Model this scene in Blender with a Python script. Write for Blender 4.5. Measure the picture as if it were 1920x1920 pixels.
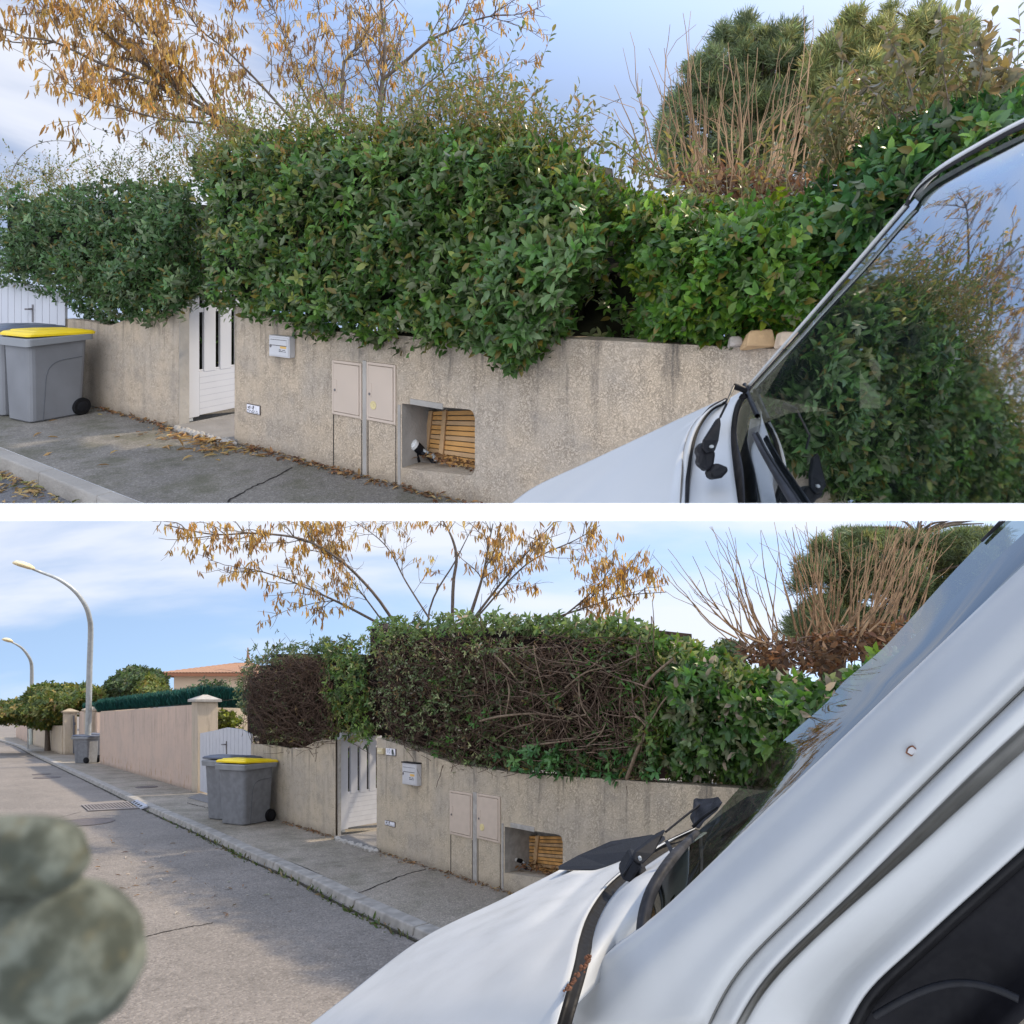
import bpy, bmesh, math, random
import numpy as np
from mathutils import Vector, Matrix
R = math.radians
rng = np.random.default_rng(7)
random.seed(7)
for o in list(bpy.data.objects): bpy.data.objects.remove(o)
SC = bpy.context.scene
COL = SC.collection
F = 1340.0                       # focal length in pixels of a 1920 frame

# ------------------------------------------------------------------ camera, sky, sun, exposure
cam = bpy.data.cameras.new('camera'); cam_o = bpy.data.objects.new('camera', cam); COL.objects.link(cam_o)
cam.sensor_width = 36; cam.lens = 36*F/1920; cam.clip_start = 0.01; cam.clip_end = 20000
cam_o.rotation_euler = (R(90), 0, 0)
cam.dof.use_dof = True; cam.dof.focus_distance = 9.0; cam.dof.aperture_fstop = 21
SC.camera = cam_o
SC.view_settings.view_transform = 'Standard'; SC.view_settings.look = 'None'
SC.view_settings.gamma = 1; SC.view_settings.exposure = 0.55
SUN_AZ, SUN_EL = (0.90, 0.43), 44
def build_world():
    w = bpy.data.worlds.new('World'); SC.world = w; w.use_nodes = True
    nt = w.node_tree; N = nt.nodes; L = nt.links; N.clear()
    out = N.new('ShaderNodeOutputWorld'); bg = N.new('ShaderNodeBackground'); bg.inputs['Strength'].default_value = 0.1
    L.new(bg.outputs[0], out.inputs[0])
    tc = N.new('ShaderNodeTexCoord'); sp = N.new('ShaderNodeSeparateXYZ'); L.new(tc.outputs['Generated'], sp.inputs[0])
    def M(op, a, b=None, clamp=False):
        n = N.new('ShaderNodeMath'); n.operation = op; n.use_clamp = clamp
        for i, v in enumerate((a, b)):
            if v is None: continue
            if isinstance(v, (int, float)): n.inputs[i].default_value = v
            else: L.new(v, n.inputs[i])
        return n.outputs[0]
    z2 = M('MAXIMUM', M('ADD', M('MULTIPLY', sp.outputs[2], 0.9), 0.42), 0.06)
    cb = N.new('ShaderNodeCombineXYZ'); L.new(sp.outputs[0], cb.inputs[0]); L.new(sp.outputs[1], cb.inputs[1]); L.new(z2, cb.inputs[2])
    nz = N.new('ShaderNodeVectorMath'); nz.operation = 'NORMALIZE'; L.new(cb.outputs[0], nz.inputs[0])
    sky = N.new('ShaderNodeTexSky'); sky.sky_type = 'NISHITA'; sky.sun_disc = False
    sky.sun_elevation = R(SUN_EL); sky.sun_rotation = math.atan2(SUN_AZ[0], SUN_AZ[1])
    sky.air_density = 1.0; sky.dust_density = 0.6; sky.ozone_density = 1.2
    L.new(nz.outputs[0], sky.inputs[0])
    mp = N.new('ShaderNodeMapping'); mp.inputs['Rotation'].default_value = (0.1, 0.42, 0.2); mp.inputs['Scale'].default_value = (1.3, 1.3, 6.0)
    mp.inputs['Location'].default_value = (0.3, 0.1, 0.55)
    L.new(tc.outputs['Generated'], mp.inputs[0])
    n1 = N.new('ShaderNodeTexNoise'); n1.inputs['Scale'].default_value = 1.3; n1.inputs['Detail'].default_value = 6; n1.inputs['Roughness'].default_value = .5
    n1.inputs['Distortion'].default_value = 0.25
    L.new(mp.outputs[0], n1.inputs['Vector'])
    rp = N.new('ShaderNodeMapRange'); rp.interpolation_type = 'SMOOTHSTEP'
    rp.inputs[1].default_value = .40; rp.inputs[2].default_value = .62; rp.inputs[3].default_value = .08; rp.inputs[4].default_value = .88
    L.new(n1.outputs[0], rp.inputs[0])
    # cloud light added out of view behind the camera as fill; glow near sun
    back = M('MULTIPLY', M('SUBTRACT', 0.35, sp.outputs[1], True), 1.0, True)
    sd = N.new('ShaderNodeVectorMath'); sd.operation = 'DOT_PRODUCT'; L.new(tc.outputs['Generated'], sd.inputs[0])
    h = math.cos(R(SUN_EL)); sd.inputs[1].default_value = (SUN_AZ[0]*h, SUN_AZ[1]*h, math.sin(R(SUN_EL)))
    glow = M('POWER', M('MAXIMUM', sd.outputs['Value'], 0.0), 4.0)
    high = M('MULTIPLY', M('SUBTRACT', sp.outputs[2], .5, True), 1.6, True)
    fac = M('ADD', M('MULTIPLY', rp.outputs[0], M('SUBTRACT', 1.0, high)), M('ADD', M('MULTIPLY', back, .55), M('MULTIPLY', glow, .5)), True)
    cl = N.new('ShaderNodeVectorMath'); cl.operation = 'SCALE'
    cl.inputs[0].default_value = (6.5, 6.75, 7.5)
    L.new(M('ADD', 1.0, M('ADD', M('MULTIPLY', back, BACK), M('MULTIPLY', glow, .35))), cl.inputs['Scale'])
    gain = N.new('ShaderNodeVectorMath'); gain.operation = 'MULTIPLY'; L.new(sky.outputs[0], gain.inputs[0]); hg = M('ADD', SKYG, M('MULTIPLY', high, 7.0)); hv = N.new('ShaderNodeCombineXYZ'); [L.new(hg, hv.inputs[i]) for i in range(3)]; L.new(hv.outputs[0], gain.inputs[1])  # overhead sky gain raised as fill to brighten the van bonnets
    mx = N.new('ShaderNodeMix'); mx.data_type = 'RGBA'; L.new(fac, mx.inputs[0]); L.new(gain.outputs[0], mx.inputs[6]); L.new(cl.outputs[0], mx.inputs[7])
    L.new(mx.outputs[2], bg.inputs['Color'])
BACK, SKYG = 1.15, 1.5
GBEND, GBEND2 = .05, .28
build_world()
sun = bpy.data.lights.new('sun', 'SUN'); sun.energy = 3.3; sun.angle = R(2.0); sun.color = (1.0, .84, .62)
sun_o = bpy.data.objects.new('sun', sun); COL.objects.link(sun_o)
_h = math.cos(R(SUN_EL)); _sv = Vector((SUN_AZ[0]*_h, SUN_AZ[1]*_h, math.sin(R(SUN_EL))))
sun_o.rotation_euler = _sv.to_track_quat('Z', 'Y').to_euler()

# ------------------------------------------------------------------ the two streets: one climbs, one drops
class Street:
    """A street on an even gradient. s runs along the garden wall away from the viewer, t from the wall to the road, h up."""
    def __init__(q, vp, yh, he, base, S):
        q.yh, q.he, q.S = yh, he, S
        th = math.atan((960-vp)/F)
        q.a = np.array([-math.sin(th), math.cos(th)]); q.n = np.array([-math.cos(th), -math.sin(th)])
        D = he*F/(base[1]-yh); q.P0 = np.array([(base[0]-960)/F*D, D]); q.k = (960-yh)/F
    def W(q, X, D, h): return np.array([X*q.S, D*q.S, (q.k*D+h-q.he)*q.S])
    def P(q, s, t, h):
        p = q.P0+s*q.a+t*q.n; return q.W(p[0], p[1], h)
    def wall(q, u, v, t=0.0):
        d = np.array([(u-960)/F, 1.0]); p = q.P0+t*q.n; D = (p@q.n)/(d@q.n)
        return float((d*D-q.P0)@q.a), float(q.he-(v-q.yh)/F*D)
    def gnd(q, u, v, h=0.0):
        D = (q.he-h)*F/(v-q.yh); return np.array([(u-960)/F*D, D])
    def px(q, u, v, D): return np.array([(u-960)/F*D, D, (960-v)/F*D])*q.S
    def xd(q, s, t): return q.P0+s*q.a+t*q.n
    def st(q, X, D): d = np.array([X, D])-q.P0; return float(d@q.a), float(d@q.n)
U = Street(-900, 485, 1.75, (745, 908), 0.5)     # climbing street, hedge uncut
Lo = Street(-140, 1330, 1.68, (940, 1668), 3.0)  # falling street, hedge cut back

# ------------------------------------------------------------------ objects, parts, tags
def thing(name, label, cat, loc=(0, 0, 0), group=None):
    o = bpy.data.objects.new(name, None); COL.objects.link(o); o.location = tuple(loc); o.empty_display_size = .05
    o['label'] = label; o['category'] = cat
    if group: o['group'] = group
    return o
class MB:
    def __init__(m): m.v = []; m.f = []; m.uv = []
    def add(m, vs, fs, uvs=None):
        b = len(m.v); m.v += [tuple(map(float, p)) for p in vs]; m.f += [tuple(i+b for i in f) for f in fs]
        m.uv += list(uvs) if uvs is not None else [(0, 0)]*len(vs)
    def box(m, fn, x0, x1, y0, y1, z0, z1, uv=False):
        c = [(x0, y0, z0), (x1, y0, z0), (x1, y1, z0), (x0, y1, z0), (x0, y0, z1), (x1, y0, z1), (x1, y1, z1), (x0, y1, z1)]
        m.add([fn(*p) for p in c], [(0, 3, 2, 1), (4, 5, 6, 7), (0, 1, 5, 4), (1, 2, 6, 5), (2, 3, 7, 6), (3, 0, 4, 7)], [(p[0]+p[1], p[2]) for p in c])
    def prism(m, bottom, top):
        n = len(bottom)
        m.add(list(bottom)+list(top), [tuple(range(n))[::-1], tuple(range(n, 2*n))]+[(i, (i+1) % n, n+(i+1) % n, n+i) for i in range(n)])
    def grid(m, G, uvs=None):
        r, c = len(G), len(G[0])
        m.add([p for row in G for p in row], [(i*c+j, i*c+j+1, (i+1)*c+j+1, (i+1)*c+j) for i in range(r-1) for j in range(c-1)], uvs)
    def rings(m, G, cap=True):
        r, c = len(G), len(G[0])
        fs = [(i*c+j, i*c+(j+1) % c, (i+1)*c+(j+1) % c, (i+1)*c+j) for i in range(r-1) for j in range(c)]
        if cap: fs += [tuple(range(c))[::-1], tuple((r-1)*c+j for j in range(c))]
        m.add([p for row in G for p in row], fs)
    def tube(m, pts, r0, r1=None, sides=8):
        v, f = tube_arrays([(np.array(pts, float), r0, r0 if r1 is None else r1)], sides); m.add(v, [tuple(x) for x in f])
def link(name, me, mat, parent=None, smooth=False, label=None, kind=None, bevel=0, solid=0, fixn=True):
    if mat: me.materials.append(mat)
    if smooth: me.polygons.foreach_set('use_smooth', [True]*len(me.polygons))
    o = bpy.data.objects.new(name, me); COL.objects.link(o)
    if parent is not None:
        o.parent = parent; w = Vector((0, 0, 0)); p = parent
        while p is not None: w += p.location; p = p.parent
        me.transform(Matrix.Translation(-w))
    if label: o['label'] = label
    if kind: o['kind'] = kind
    if solid:
        md = o.modifiers.new('thick', 'SOLIDIFY'); md.thickness = solid; md.offset = -1
    if bevel:
        md = o.modifiers.new('bevel', 'BEVEL'); md.width = bevel; md.segments = 2; md.limit_method = 'ANGLE'; md.angle_limit = R(40)
    return o
def mesh_of(mb, name, clip=None, fix=True):
    me = bpy.data.meshes.new(name); me.from_pydata(mb.v, [], mb.f)
    if any(u != (0, 0) for u in mb.uv):
        uv = me.uv_layers.new(name='UVMap'); li = np.zeros(len(me.loops), np.int32); me.loops.foreach_get('vertex_index', li)
        uv.data.foreach_set('uv', np.array(mb.uv, np.float32)[li].ravel())
    bm = bmesh.new(); bm.from_mesh(me)
    if clip is not None:
        bmesh.ops.bisect_plane(bm, geom=bm.verts[:]+bm.edges[:]+bm.faces[:], plane_co=(0, 0, clip), plane_no=(0, 0, -1), clear_outer=True)
    if fix: bmesh.ops.recalc_face_normals(bm, faces=bm.faces[:])
    bm.to_mesh(me); bm.free()
    return me
def build(name, mb, mat, parent=None, clip=None, fix=True, **k): return link(name, mesh_of(mb, name, clip, fix), mat, parent, **k)
def tag(o, label, cat, group=None):
    o['label'] = label; o['category'] = cat
    if group: o['group'] = group
    return o
def struct(name, mb, mat, **k): return build(name, mb, mat, kind='structure', **k)

def tube_arrays(lines, sides=4):
    V = []; Fs = []; b = 0
    ang = np.arange(sides)*2*np.pi/sides
    for pts, r0, r1 in lines:
        pts = np.asarray(pts, float); n = len(pts)
        tg = np.gradient(pts, axis=0); tg /= np.linalg.norm(tg, axis=1, keepdims=True)+1e-12
        ref = np.array([0.3, 0.2, 0.93]) if abs(tg[0][2]) < .8 else np.array([1.0, 0.1, 0])
        x = np.cross(tg, ref); x /= np.linalg.norm(x, axis=1, keepdims=True)+1e-12; y = np.cross(tg, x)
        r = np.linspace(r0, r1, n)[:, None, None]
        ring = pts[:, None, :]+r*(np.cos(ang)[None, :, None]*x[:, None, :]+np.sin(ang)[None, :, None]*y[:, None, :])
        V.append(ring.reshape(-1, 3))
        i = np.arange(n-1)[:, None]*sides; j = np.arange(sides)[None, :]; j2 = (j+1) % sides
        Fs.append((np.stack([i+j, i+j2, i+sides+j2, i+sides+j], -1).reshape(-1, 4))+b); b += n*sides
    return np.concatenate(V), np.concatenate(Fs)
def fast_mesh(name, V, quads=None, tris=None, colors=None):
    me = bpy.data.meshes.new(name); V = np.asarray(V, np.float32)
    me.vertices.add(len(V)); me.vertices.foreach_set('co', V.ravel())
    parts = []; tot = []
    if quads is not None and len(quads): parts.append(np.asarray(quads, np.int32).ravel()); tot.append(np.full(len(quads), 4, np.int32))
    if tris is not None and len(tris): parts.append(np.asarray(tris, np.int32).ravel()); tot.append(np.full(len(tris), 3, np.int32))
    li = np.concatenate(parts); tot = np.concatenate(tot); st = np.concatenate([[0], np.cumsum(tot)[:-1]]).astype(np.int32)
    me.loops.add(len(li)); me.loops.foreach_set('vertex_index', li)
    me.polygons.add(len(tot)); me.polygons.foreach_set('loop_start', st)
    try: me.polygons.foreach_set('loop_total', tot)
    except Exception: pass
    me.polygons.foreach_set('use_smooth', np.ones(len(tot), bool))
    if colors is not None:
        a = me.color_attributes.new('Col', 'FLOAT_COLOR', 'POINT')
        a.data.foreach_set('color', np.concatenate([colors, np.ones((len(colors), 1))], 1).astype(np.float32).ravel())
    me.update(calc_edges=True); me.validate()
    return me
def tubes(name, lines, mat, parent, sides=4, colors=None, **k):
    v, q = tube_arrays(lines, sides)
    return link(name, fast_mesh(name, v, quads=q), mat, parent, **k)
def spline(c, n):
    c = np.array(c, float)
    if len(c) < 3:
        t = np.linspace(0, 1, n)[:, None]; return c[0]*(1-t)+c[-1]*t
    p = np.vstack([2*c[0]-c[1], c, 2*c[-1]-c[-2]]); out = []
    d = np.concatenate([[0], np.cumsum(np.linalg.norm(np.diff(c[:, :2], axis=0), axis=1)+1e-9)])
    for x in np.linspace(0, d[-1], n):
        i = min(max(np.searchsorted(d, x)-1, 0), len(c)-2); t = (x-d[i])/(d[i+1]-d[i]); a, b, e, g = p[i:i+4]
        out.append(.5*((2*b)+(-a+e)*t+(2*a-5*b+4*e-g)*t*t+(-a+3*b-3*e+g)*t**3))
    return np.array(out)

# ------------------------------------------------------------------ materials
def newmat(name):
    m = bpy.data.materials.new(name); m.use_nodes = True; return m, m.node_tree, m.node_tree.nodes['Principled BSDF']
class NT:
    def __init__(q, nt): q.nt = nt; q.N = nt.nodes; q.L = nt.links
    def put(q, sock, v):
        if isinstance(v, (int, float, tuple)): sock.default_value = v
        else: q.L.new(v, sock)
    def noise(q, vec, scale, detail=4, rough=.55, dist=0):
        n = q.N.new('ShaderNodeTexNoise'); n.inputs['Scale'].default_value = scale; n.inputs['Detail'].default_value = detail
        n.inputs['Roughness'].default_value = rough; n.inputs['Distortion'].default_value = dist
        if vec is not None: q.L.new(vec, n.inputs['Vector'])
        return n.outputs[0]
    def vor(q, vec, scale, feat='F1'):
        n = q.N.new('ShaderNodeTexVoronoi'); n.feature = feat; n.inputs['Scale'].default_value = scale; q.L.new(vec, n.inputs['Vector']); return n
    def rng(q, v, a, b, c=0., d=1., sm=True):
        n = q.N.new('ShaderNodeMapRange'); n.interpolation_type = 'SMOOTHSTEP' if sm else 'LINEAR'
        for i, x in enumerate((a, b, c, d)): n.inputs[i+1].default_value = x
        q.L.new(v, n.inputs[0]); return n.outputs[0]
    def math(q, op, a, b=0.0, clamp=False):
        n = q.N.new('ShaderNodeMath'); n.operation = op; n.use_clamp = clamp; q.put(n.inputs[0], a); q.put(n.inputs[1], b); return n.outputs[0]
    def mix(q, f, a, b, typ='MIX'):
        n = q.N.new('ShaderNodeMix'); n.data_type = 'RGBA'; n.blend_type = typ
        q.put(n.inputs[0], f); q.put(n.inputs[6], a if not isinstance(a, tuple) else (*a[:3], 1)); q.put(n.inputs[7], b if not isinstance(b, tuple) else (*b[:3], 1)); return n.outputs[2]
    def coord(q, kind='Object', scale=None, loc=None):
        t = q.N.new('ShaderNodeTexCoord').outputs[kind]
        if scale is None: return t
        m = q.N.new('ShaderNodeMapping'); m.inputs['Scale'].default_value = scale
        if loc: m.inputs['Location'].default_value = loc
        q.L.new(t, m.inputs[0]); return m.outputs[0]
    def sep(q, v):
        n = q.N.new('ShaderNodeSeparateXYZ'); q.L.new(v, n.inputs[0]); return n.outputs
    def bump(q, h, strength, dist):
        n = q.N.new('ShaderNodeBump'); n.inputs['Strength'].default_value = strength; n.inputs['Distance'].default_value = dist
        q.L.new(h, n.inputs['Height']); return n.outputs[0]
def plain(name, col, rough=.5, spec=.5, var=0.12, scale=6, bump=0, bscale=60, bdist=.002, metal=0, coat=0):
    m, nt, b = newmat(name); q = NT(nt); co = q.coord()
    n = q.noise(co, scale, 5)
    c = q.mix(q.rng(n, .3, .7), tuple(x*(1-var) for x in col), tuple(min(1, x*(1+var)) for x in col))
    nt.links.new(c, b.inputs['Base Color']); b.inputs['Roughness'].default_value = rough; b.inputs['Specular IOR Level'].default_value = spec
    b.inputs['Metallic'].default_value = metal; b.inputs['Coat Weight'].default_value = coat
    nt.links.new(q.rng(q.noise(co, scale*4, 3), .3, .7, rough*.85, min(1, rough*1.15)), b.inputs['Roughness'])
    if bump: nt.links.new(q.bump(q.noise(co, bscale, 4), bump, bdist), b.inputs['Normal'])
    return m
def render_wall(name, ca, cb, S, streak=1.0, rust=0.0, worm=1.0, seed=0.0):
    m, nt, b = newmat(name); q = NT(nt); uv = q.coord('UV', (1, 1, 1), (seed, 0, 0)); s = q.sep(q.coord('UV'))
    big = q.noise(uv, 1.1, 5, .6)
    col = q.mix(q.rng(big, .35, .65), ca, cb)
    warp = q.N.new('ShaderNodeVectorMath'); warp.operation = 'ADD'
    wn = q.N.new('ShaderNodeTexNoise'); wn.inputs['Scale'].default_value = 38; wn.inputs['Detail'].default_value = 3; q.L.new(uv, wn.inputs['Vector'])
    ws = q.N.new('ShaderNodeVectorMath'); ws.operation = 'SCALE'; ws.inputs['Scale'].default_value = .02; q.L.new(wn.outputs[1], ws.inputs[0])
    q.L.new(uv, warp.inputs[0]); q.L.new(ws.outputs[0], warp.inputs[1])
    crk = q.rng(q.math('ABSOLUTE', q.math('SUBTRACT', q.noise(warp.outputs[0], 66, 3, .55, .6), .5)), .0, .075)
    fine = q.noise(uv, 120, 4, .7)
    gap = q.math('MULTIPLY', q.math('SUBTRACT', 1.0, crk), q.rng(q.noise(uv, 7, 4), .40, .62, .12*worm, .7*worm))
    col = q.mix(gap, col, tuple(x*.42 for x in ca))
    col = q.mix(q.rng(fine, .35, .7), tuple(x*.0+.80 for x in ca), (1.08, 1.08, 1.08)) if False else q.mix(q.math('MULTIPLY', q.rng(fine, .45, .75), .14), col, tuple(x*.6 for x in cb))
    # water streaks running down from the coping, and grime that gathers in them
    st = q.coord('UV', (5.5, .55, 1), (seed*3, .2, 0)); sn = q.noise(st, 1.5, 7, .68)
    topm = q.rng(s[1], .35, 1.15, .15, 1.)
    grime = q.math('MULTIPLY', q.math('MULTIPLY', q.rng(sn, .48, .72), topm), .70*streak)
    col = q.mix(grime, col, (.085, .08, .075))
    lic = q.math('MULTIPLY', q.rng(q.noise(uv, 3.2, 6, .7), .5, .72), .33*streak)
    col = q.mix(lic, col, (.19, .18, .17))
    foot = q.math('MULTIPLY', q.rng(q.math('ADD', s[1], q.math('MULTIPLY', q.noise(uv, 5, 4), .14)), .02, .20, 1., 0.), .5)
    col = q.mix(foot, col, (.12, .10, .075))
    if rust:
        rn = q.noise(q.coord('UV', (7, 2.2, 1)), 1.4, 5, .6)
        rm = q.math('MULTIPLY', q.rng(rn, .54, .66), q.rng(s[1], .1, .62, 1., 0.)); col = q.mix(q.math('MULTIPLY', rm, rust), col, (.34, .17, .06))
    q.L.new(col, b.inputs['Base Color']); b.inputs['Roughness'].default_value = .92; b.inputs['Specular IOR Level'].default_value = .2
    h = q.math('ADD', q.math('MULTIPLY', crk, .8), q.math('MULTIPLY', fine, .5))
    q.L.new(q.bump(h, .65, .009*S), b.inputs['Normal'])
    return m
def ground_mat(name, ca, cb, S, speck=90, moss=0.0, bd=.006):
    m, nt, b = newmat(name); q = NT(nt); uv = q.coord('UV')
    col = q.mix(q.rng(q.noise(uv, .9, 6, .6), .33, .67), ca, cb)
    v = q.vor(uv, speck); vs = q.sep(v.outputs['Color'])
    col = q.mix(q.math('MULTIPLY', q.rng(vs[0], .55, .95), .34), col, tuple(min(1, x*1.7) for x in cb))
    col = q.mix(q.math('MULTIPLY', q.rng(vs[1], .6, .95), .4), col, tuple(x*.45 for x in ca))
    col = q.mix(q.math('MULTIPLY', q.rng(q.noise(uv, 4.5, 7, .7), .52, .72), .5), col, tuple(x*.55 for x in ca))
    if moss:
        mo = q.math('MULTIPLY', q.rng(q.noise(uv, 1.7, 7, .68), .42, .66), moss); col = q.mix(mo, col, (.065, .065, .032))
    q.L.new(col, b.inputs['Base Color']); b.inputs['Roughness'].default_value = .9; b.inputs['Specular IOR Level'].default_value = .25
    q.L.new(q.bump(q.math('ADD', v.outputs['Distance'], q.math('MULTIPLY', q.noise(uv, speck*2, 3), .6)), .8, bd*S), b.inputs['Normal'])
    return m
def leaf_mat(name, rough=.36, trans=.3, back=(.17, .17, .12)):
    m, nt, b = newmat(name); q = NT(nt)
    at = q.N.new('ShaderNodeVertexColor'); at.layer_name = 'Col'
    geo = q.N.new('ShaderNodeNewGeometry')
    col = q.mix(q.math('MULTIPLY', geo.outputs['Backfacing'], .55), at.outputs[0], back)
    q.L.new(col, b.inputs['Base Color']); b.inputs['Roughness'].default_value = rough; b.inputs['Specular IOR Level'].default_value = .36
    tr = q.N.new('ShaderNodeBsdfTranslucent'); hs = q.N.new('ShaderNodeHueSaturation'); hs.inputs['Value'].default_value = 1.6; hs.inputs['Saturation'].default_value = 1.1
    q.L.new(at.outputs[0], hs.inputs['Color']); q.L.new(hs.outputs[0], tr.inputs[0])
    mx = q.N.new('ShaderNodeMixShader'); mx.inputs[0].default_value = trans
    out = q.N['Material Output']; q.L.new(b.outputs[0], mx.inputs[1]); q.L.new(tr.outputs[0], mx.inputs[2]); q.L.new(mx.outputs[0], out.inputs[0])
    return m
def paint_mat(name, col, chips=0.0, rough=.52):
    m, nt, b = newmat(name); q = NT(nt); co = q.coord()
    c = q.mix(q.rng(q.noise(co, 1.3, 5), .35, .7), col, tuple(x*.93 for x in col))
    dirt = q.math('MULTIPLY', q.rng(q.noise(co, 2.2, 4, .5), .5, .8), .14); c = q.mix(dirt, c, (.38, .37, .34))
    if chips:
        v = q.vor(co, chips); d = q.math('MULTIPLY', q.rng(v.outputs['Distance'], .03, .045, 1., 0.), q.rng(q.sep(v.outputs['Color'])[0], .80, .82))
        c = q.mix(d, c, (.10, .055, .035))
    q.L.new(c, b.inputs['Base Color']); b.inputs['Specular IOR Level'].default_value = .18
    q.L.new(q.rng(q.noise(co, 3, 5), .3, .7, rough*.75, rough*1.5), b.inputs['Roughness'])
    b.inputs['Coat Weight'].default_value = .03; b.inputs['Coat Roughness'].default_value = .22
    q.L.new(q.bump(q.noise(co, 1.2, 1), .015, .02), b.inputs['Normal'])
    return m
def glass_mat(name, refl=.56, tint=(.30, .36, .34)):
    m, nt, b = newmat(name); q = NT(nt); nt.nodes.remove(b); co = q.coord()
    g = q.N.new('ShaderNodeBsdfGlossy'); g.inputs['Color'].default_value = (.93, .97, 1, 1)
    q.L.new(q.rng(q.noise(co, 6, 5), .4, .8, .012, .05), g.inputs['Roughness'])
    t = q.N.new('ShaderNodeBsdfTransparent'); t.inputs['Color'].default_value = (*tint, 1)
    lw = q.N.new('ShaderNodeLayerWeight'); lw.inputs['Blend'].default_value = .55
    mx = q.N.new('ShaderNodeMixShader'); q.L.new(q.rng(lw.outputs['Fresnel'], 0, 1, refl*.75, min(1., refl*1.3), False), mx.inputs[0])
    q.L.new(t.outputs[0], mx.inputs[1]); q.L.new(g.outputs[0], mx.inputs[2])
    d = q.N.new('ShaderNodeBsdfDiffuse'); d.inputs['Color'].default_value = (.25, .29, .29, 1)
    m2 = q.N.new('ShaderNodeMixShader'); q.L.new(q.math('MULTIPLY', q.rng(q.noise(co, 9, 6, .7), .5, .8), .06), m2.inputs[0])
    q.L.new(mx.outputs[0], m2.inputs[1]); q.L.new(d.outputs[0], m2.inputs[2])
    q.L.new(m2.outputs[0], q.N['Material Output'].inputs[0])
    return m
WALL_U = render_wall('roughcast warm', (.57, .46, .335), (.48, .41, .33), U.S, 1.15)
WALL_L = render_wall('roughcast grey', (.57, .475, .345), (.48, .415, .33), Lo.S, 1.15)
PINK = render_wall('roughcast pink', (.60, .455, .36), (.54, .42, .34), Lo.S, .5, .6, .10, 4.)
CREAM = render_wall('roughcast cream', (.55, .46, .34), (.50, .42, .33), Lo.S, .5, .2, .2, 9.)
PAVE_U = ground_mat('concrete pavement up', (.150, .138, .122), (.205, .188, .162), U.S, 75, .6)
PAVE_L = ground_mat('concrete pavement down', (.25, .215, .172), (.32, .28, .225), Lo.S, 75, .40)
ROAD_U = ground_mat('asphalt up', (.10, .10, .105), (.14, .135, .135), U.S, 80, .1)
ROAD_L = ground_mat('asphalt down', (.165, .147, .128), (.215, .19, .165), Lo.S, 70, .0)
KERB = plain('kerb concrete', (.28, .26, .23), .9, .2, .2, 3, .6, 60, .01)
CONC = plain('bare concrete', (.33, .31, .28), .9, .2, .15, 6, .5, 50, .006)
CONC_D = plain('dark concrete', (.20, .19, .18), .9, .2, .15, 6, .5, 50, .006)
CRACK = plain('crack shadow gap', (.03, .027, .025), .95, .1)
TERR = plain('white concrete', (.86, .86, .86), .8, .2, .02, 2)
WPVC = plain('white lacquered gate', (.46, .47, .50), .36, .5, .04, 3)
CABM = plain('cabinet polyester', (.49, .40, .32), .55, .4, .05, 4)
LOCK = plain('lock metal', (.12, .11, .11), .4, .6)
MAILM = plain('mailbox enamel', (.48, .475, .48), .35, .5, .04)
YEL = plain('yellow lid plastic', (.78, .56, .01), .42, .5, .06, 3)
BING = plain('grey bin plastic', (.16, .165, .175), .5, .35, .13, 4, .15, 200, .001)
BINR = plain('grey rim plastic', (.20, .21, .22), .45, .5, .10, 3)
BLID = plain('dark lid plastic', (.085, .095, .12), .4, .5, .1, 3)
RUB = plain('black rubber', (.006, .006, .007), .6, .18, .2)
BLKP = plain('black plastic', (.009, .0095, .012), .55, .2, .2, 20, .3, 200, .0006)
RUBG = plain('weathered rubber', (.022, .022, .025), .65, .2, .5, 12)
CAB_IN = plain('cab dark trim', (.018, .02, .022), .7, .3, .2)
WOOD = plain('wood slats', (.50, .27, .09), .6, .3, .30, 5, .3, 40, .002)
WOODG = plain('greying wood', (.42, .27, .14), .7, .3, .3, 5, .3, 40, .002)
MET = plain('galvanised steel', (.36, .38, .38), .45, .5, .1, 3, metal=.4)
IRON = plain('cast iron', (.10, .085, .08), .7, .4, .25, 8, .4, 30, .004)
LAMPH = plain('lamp hood', (.62, .52, .32), .5, .5)
BLUE = plain('blue pipe', (.05, .22, .45), .4)
TILE = plain('roof tile', (.27, .16, .105), .85, .2, .3, 9)
BARK = plain('grey bark', (.115, .092, .073), .9, .2, .3, 12, .4, 60, .004)
SHOOT = plain('olive shoot', (.16, .13, .06), .8, .2, .4, 9)
BARKL = plain('pale bark', (.17, .125, .085), .9, .2, .3, 12, .4, 60, .004)
TWIG = plain('brown twig', (.082, .052, .036), .85, .2, .45, 9)
TWIG_L = plain('cut branch', (.15, .105, .075), .85, .2, .4, 9)
TAN = plain('tan shoot', (.27, .172, .095), .8, .25, .5, 4)
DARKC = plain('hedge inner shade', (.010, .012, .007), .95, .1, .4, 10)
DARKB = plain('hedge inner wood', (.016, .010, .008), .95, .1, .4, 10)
STONE = plain('limestone', (.52, .42, .31), .9, .2, .2, 5, .8, 14, .02)
RUST = plain('rust', (.13, .06, .035), .9, .2, .3, 60)
LEAF = leaf_mat('evergreen leaf'); DRY = leaf_mat('dry leaf', .7, .25, (.22, .14, .07)); POD = leaf_mat('seed pod', .6, .35, (.35, .22, .10))
NEED = leaf_mat('needle', .55, .15, (.05, .07, .03)); FARL = leaf_mat('far leaf', .5, .25, (.07, .08, .04)); HEATH = leaf_mat('green brush', .7, .1, (.01, .06, .05))
VAN_W = paint_mat('white van paint', (.425, .437, .44), 0)
VAN_WC = paint_mat('white van paint chipped', (.425, .437, .44), 1.6)
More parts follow.
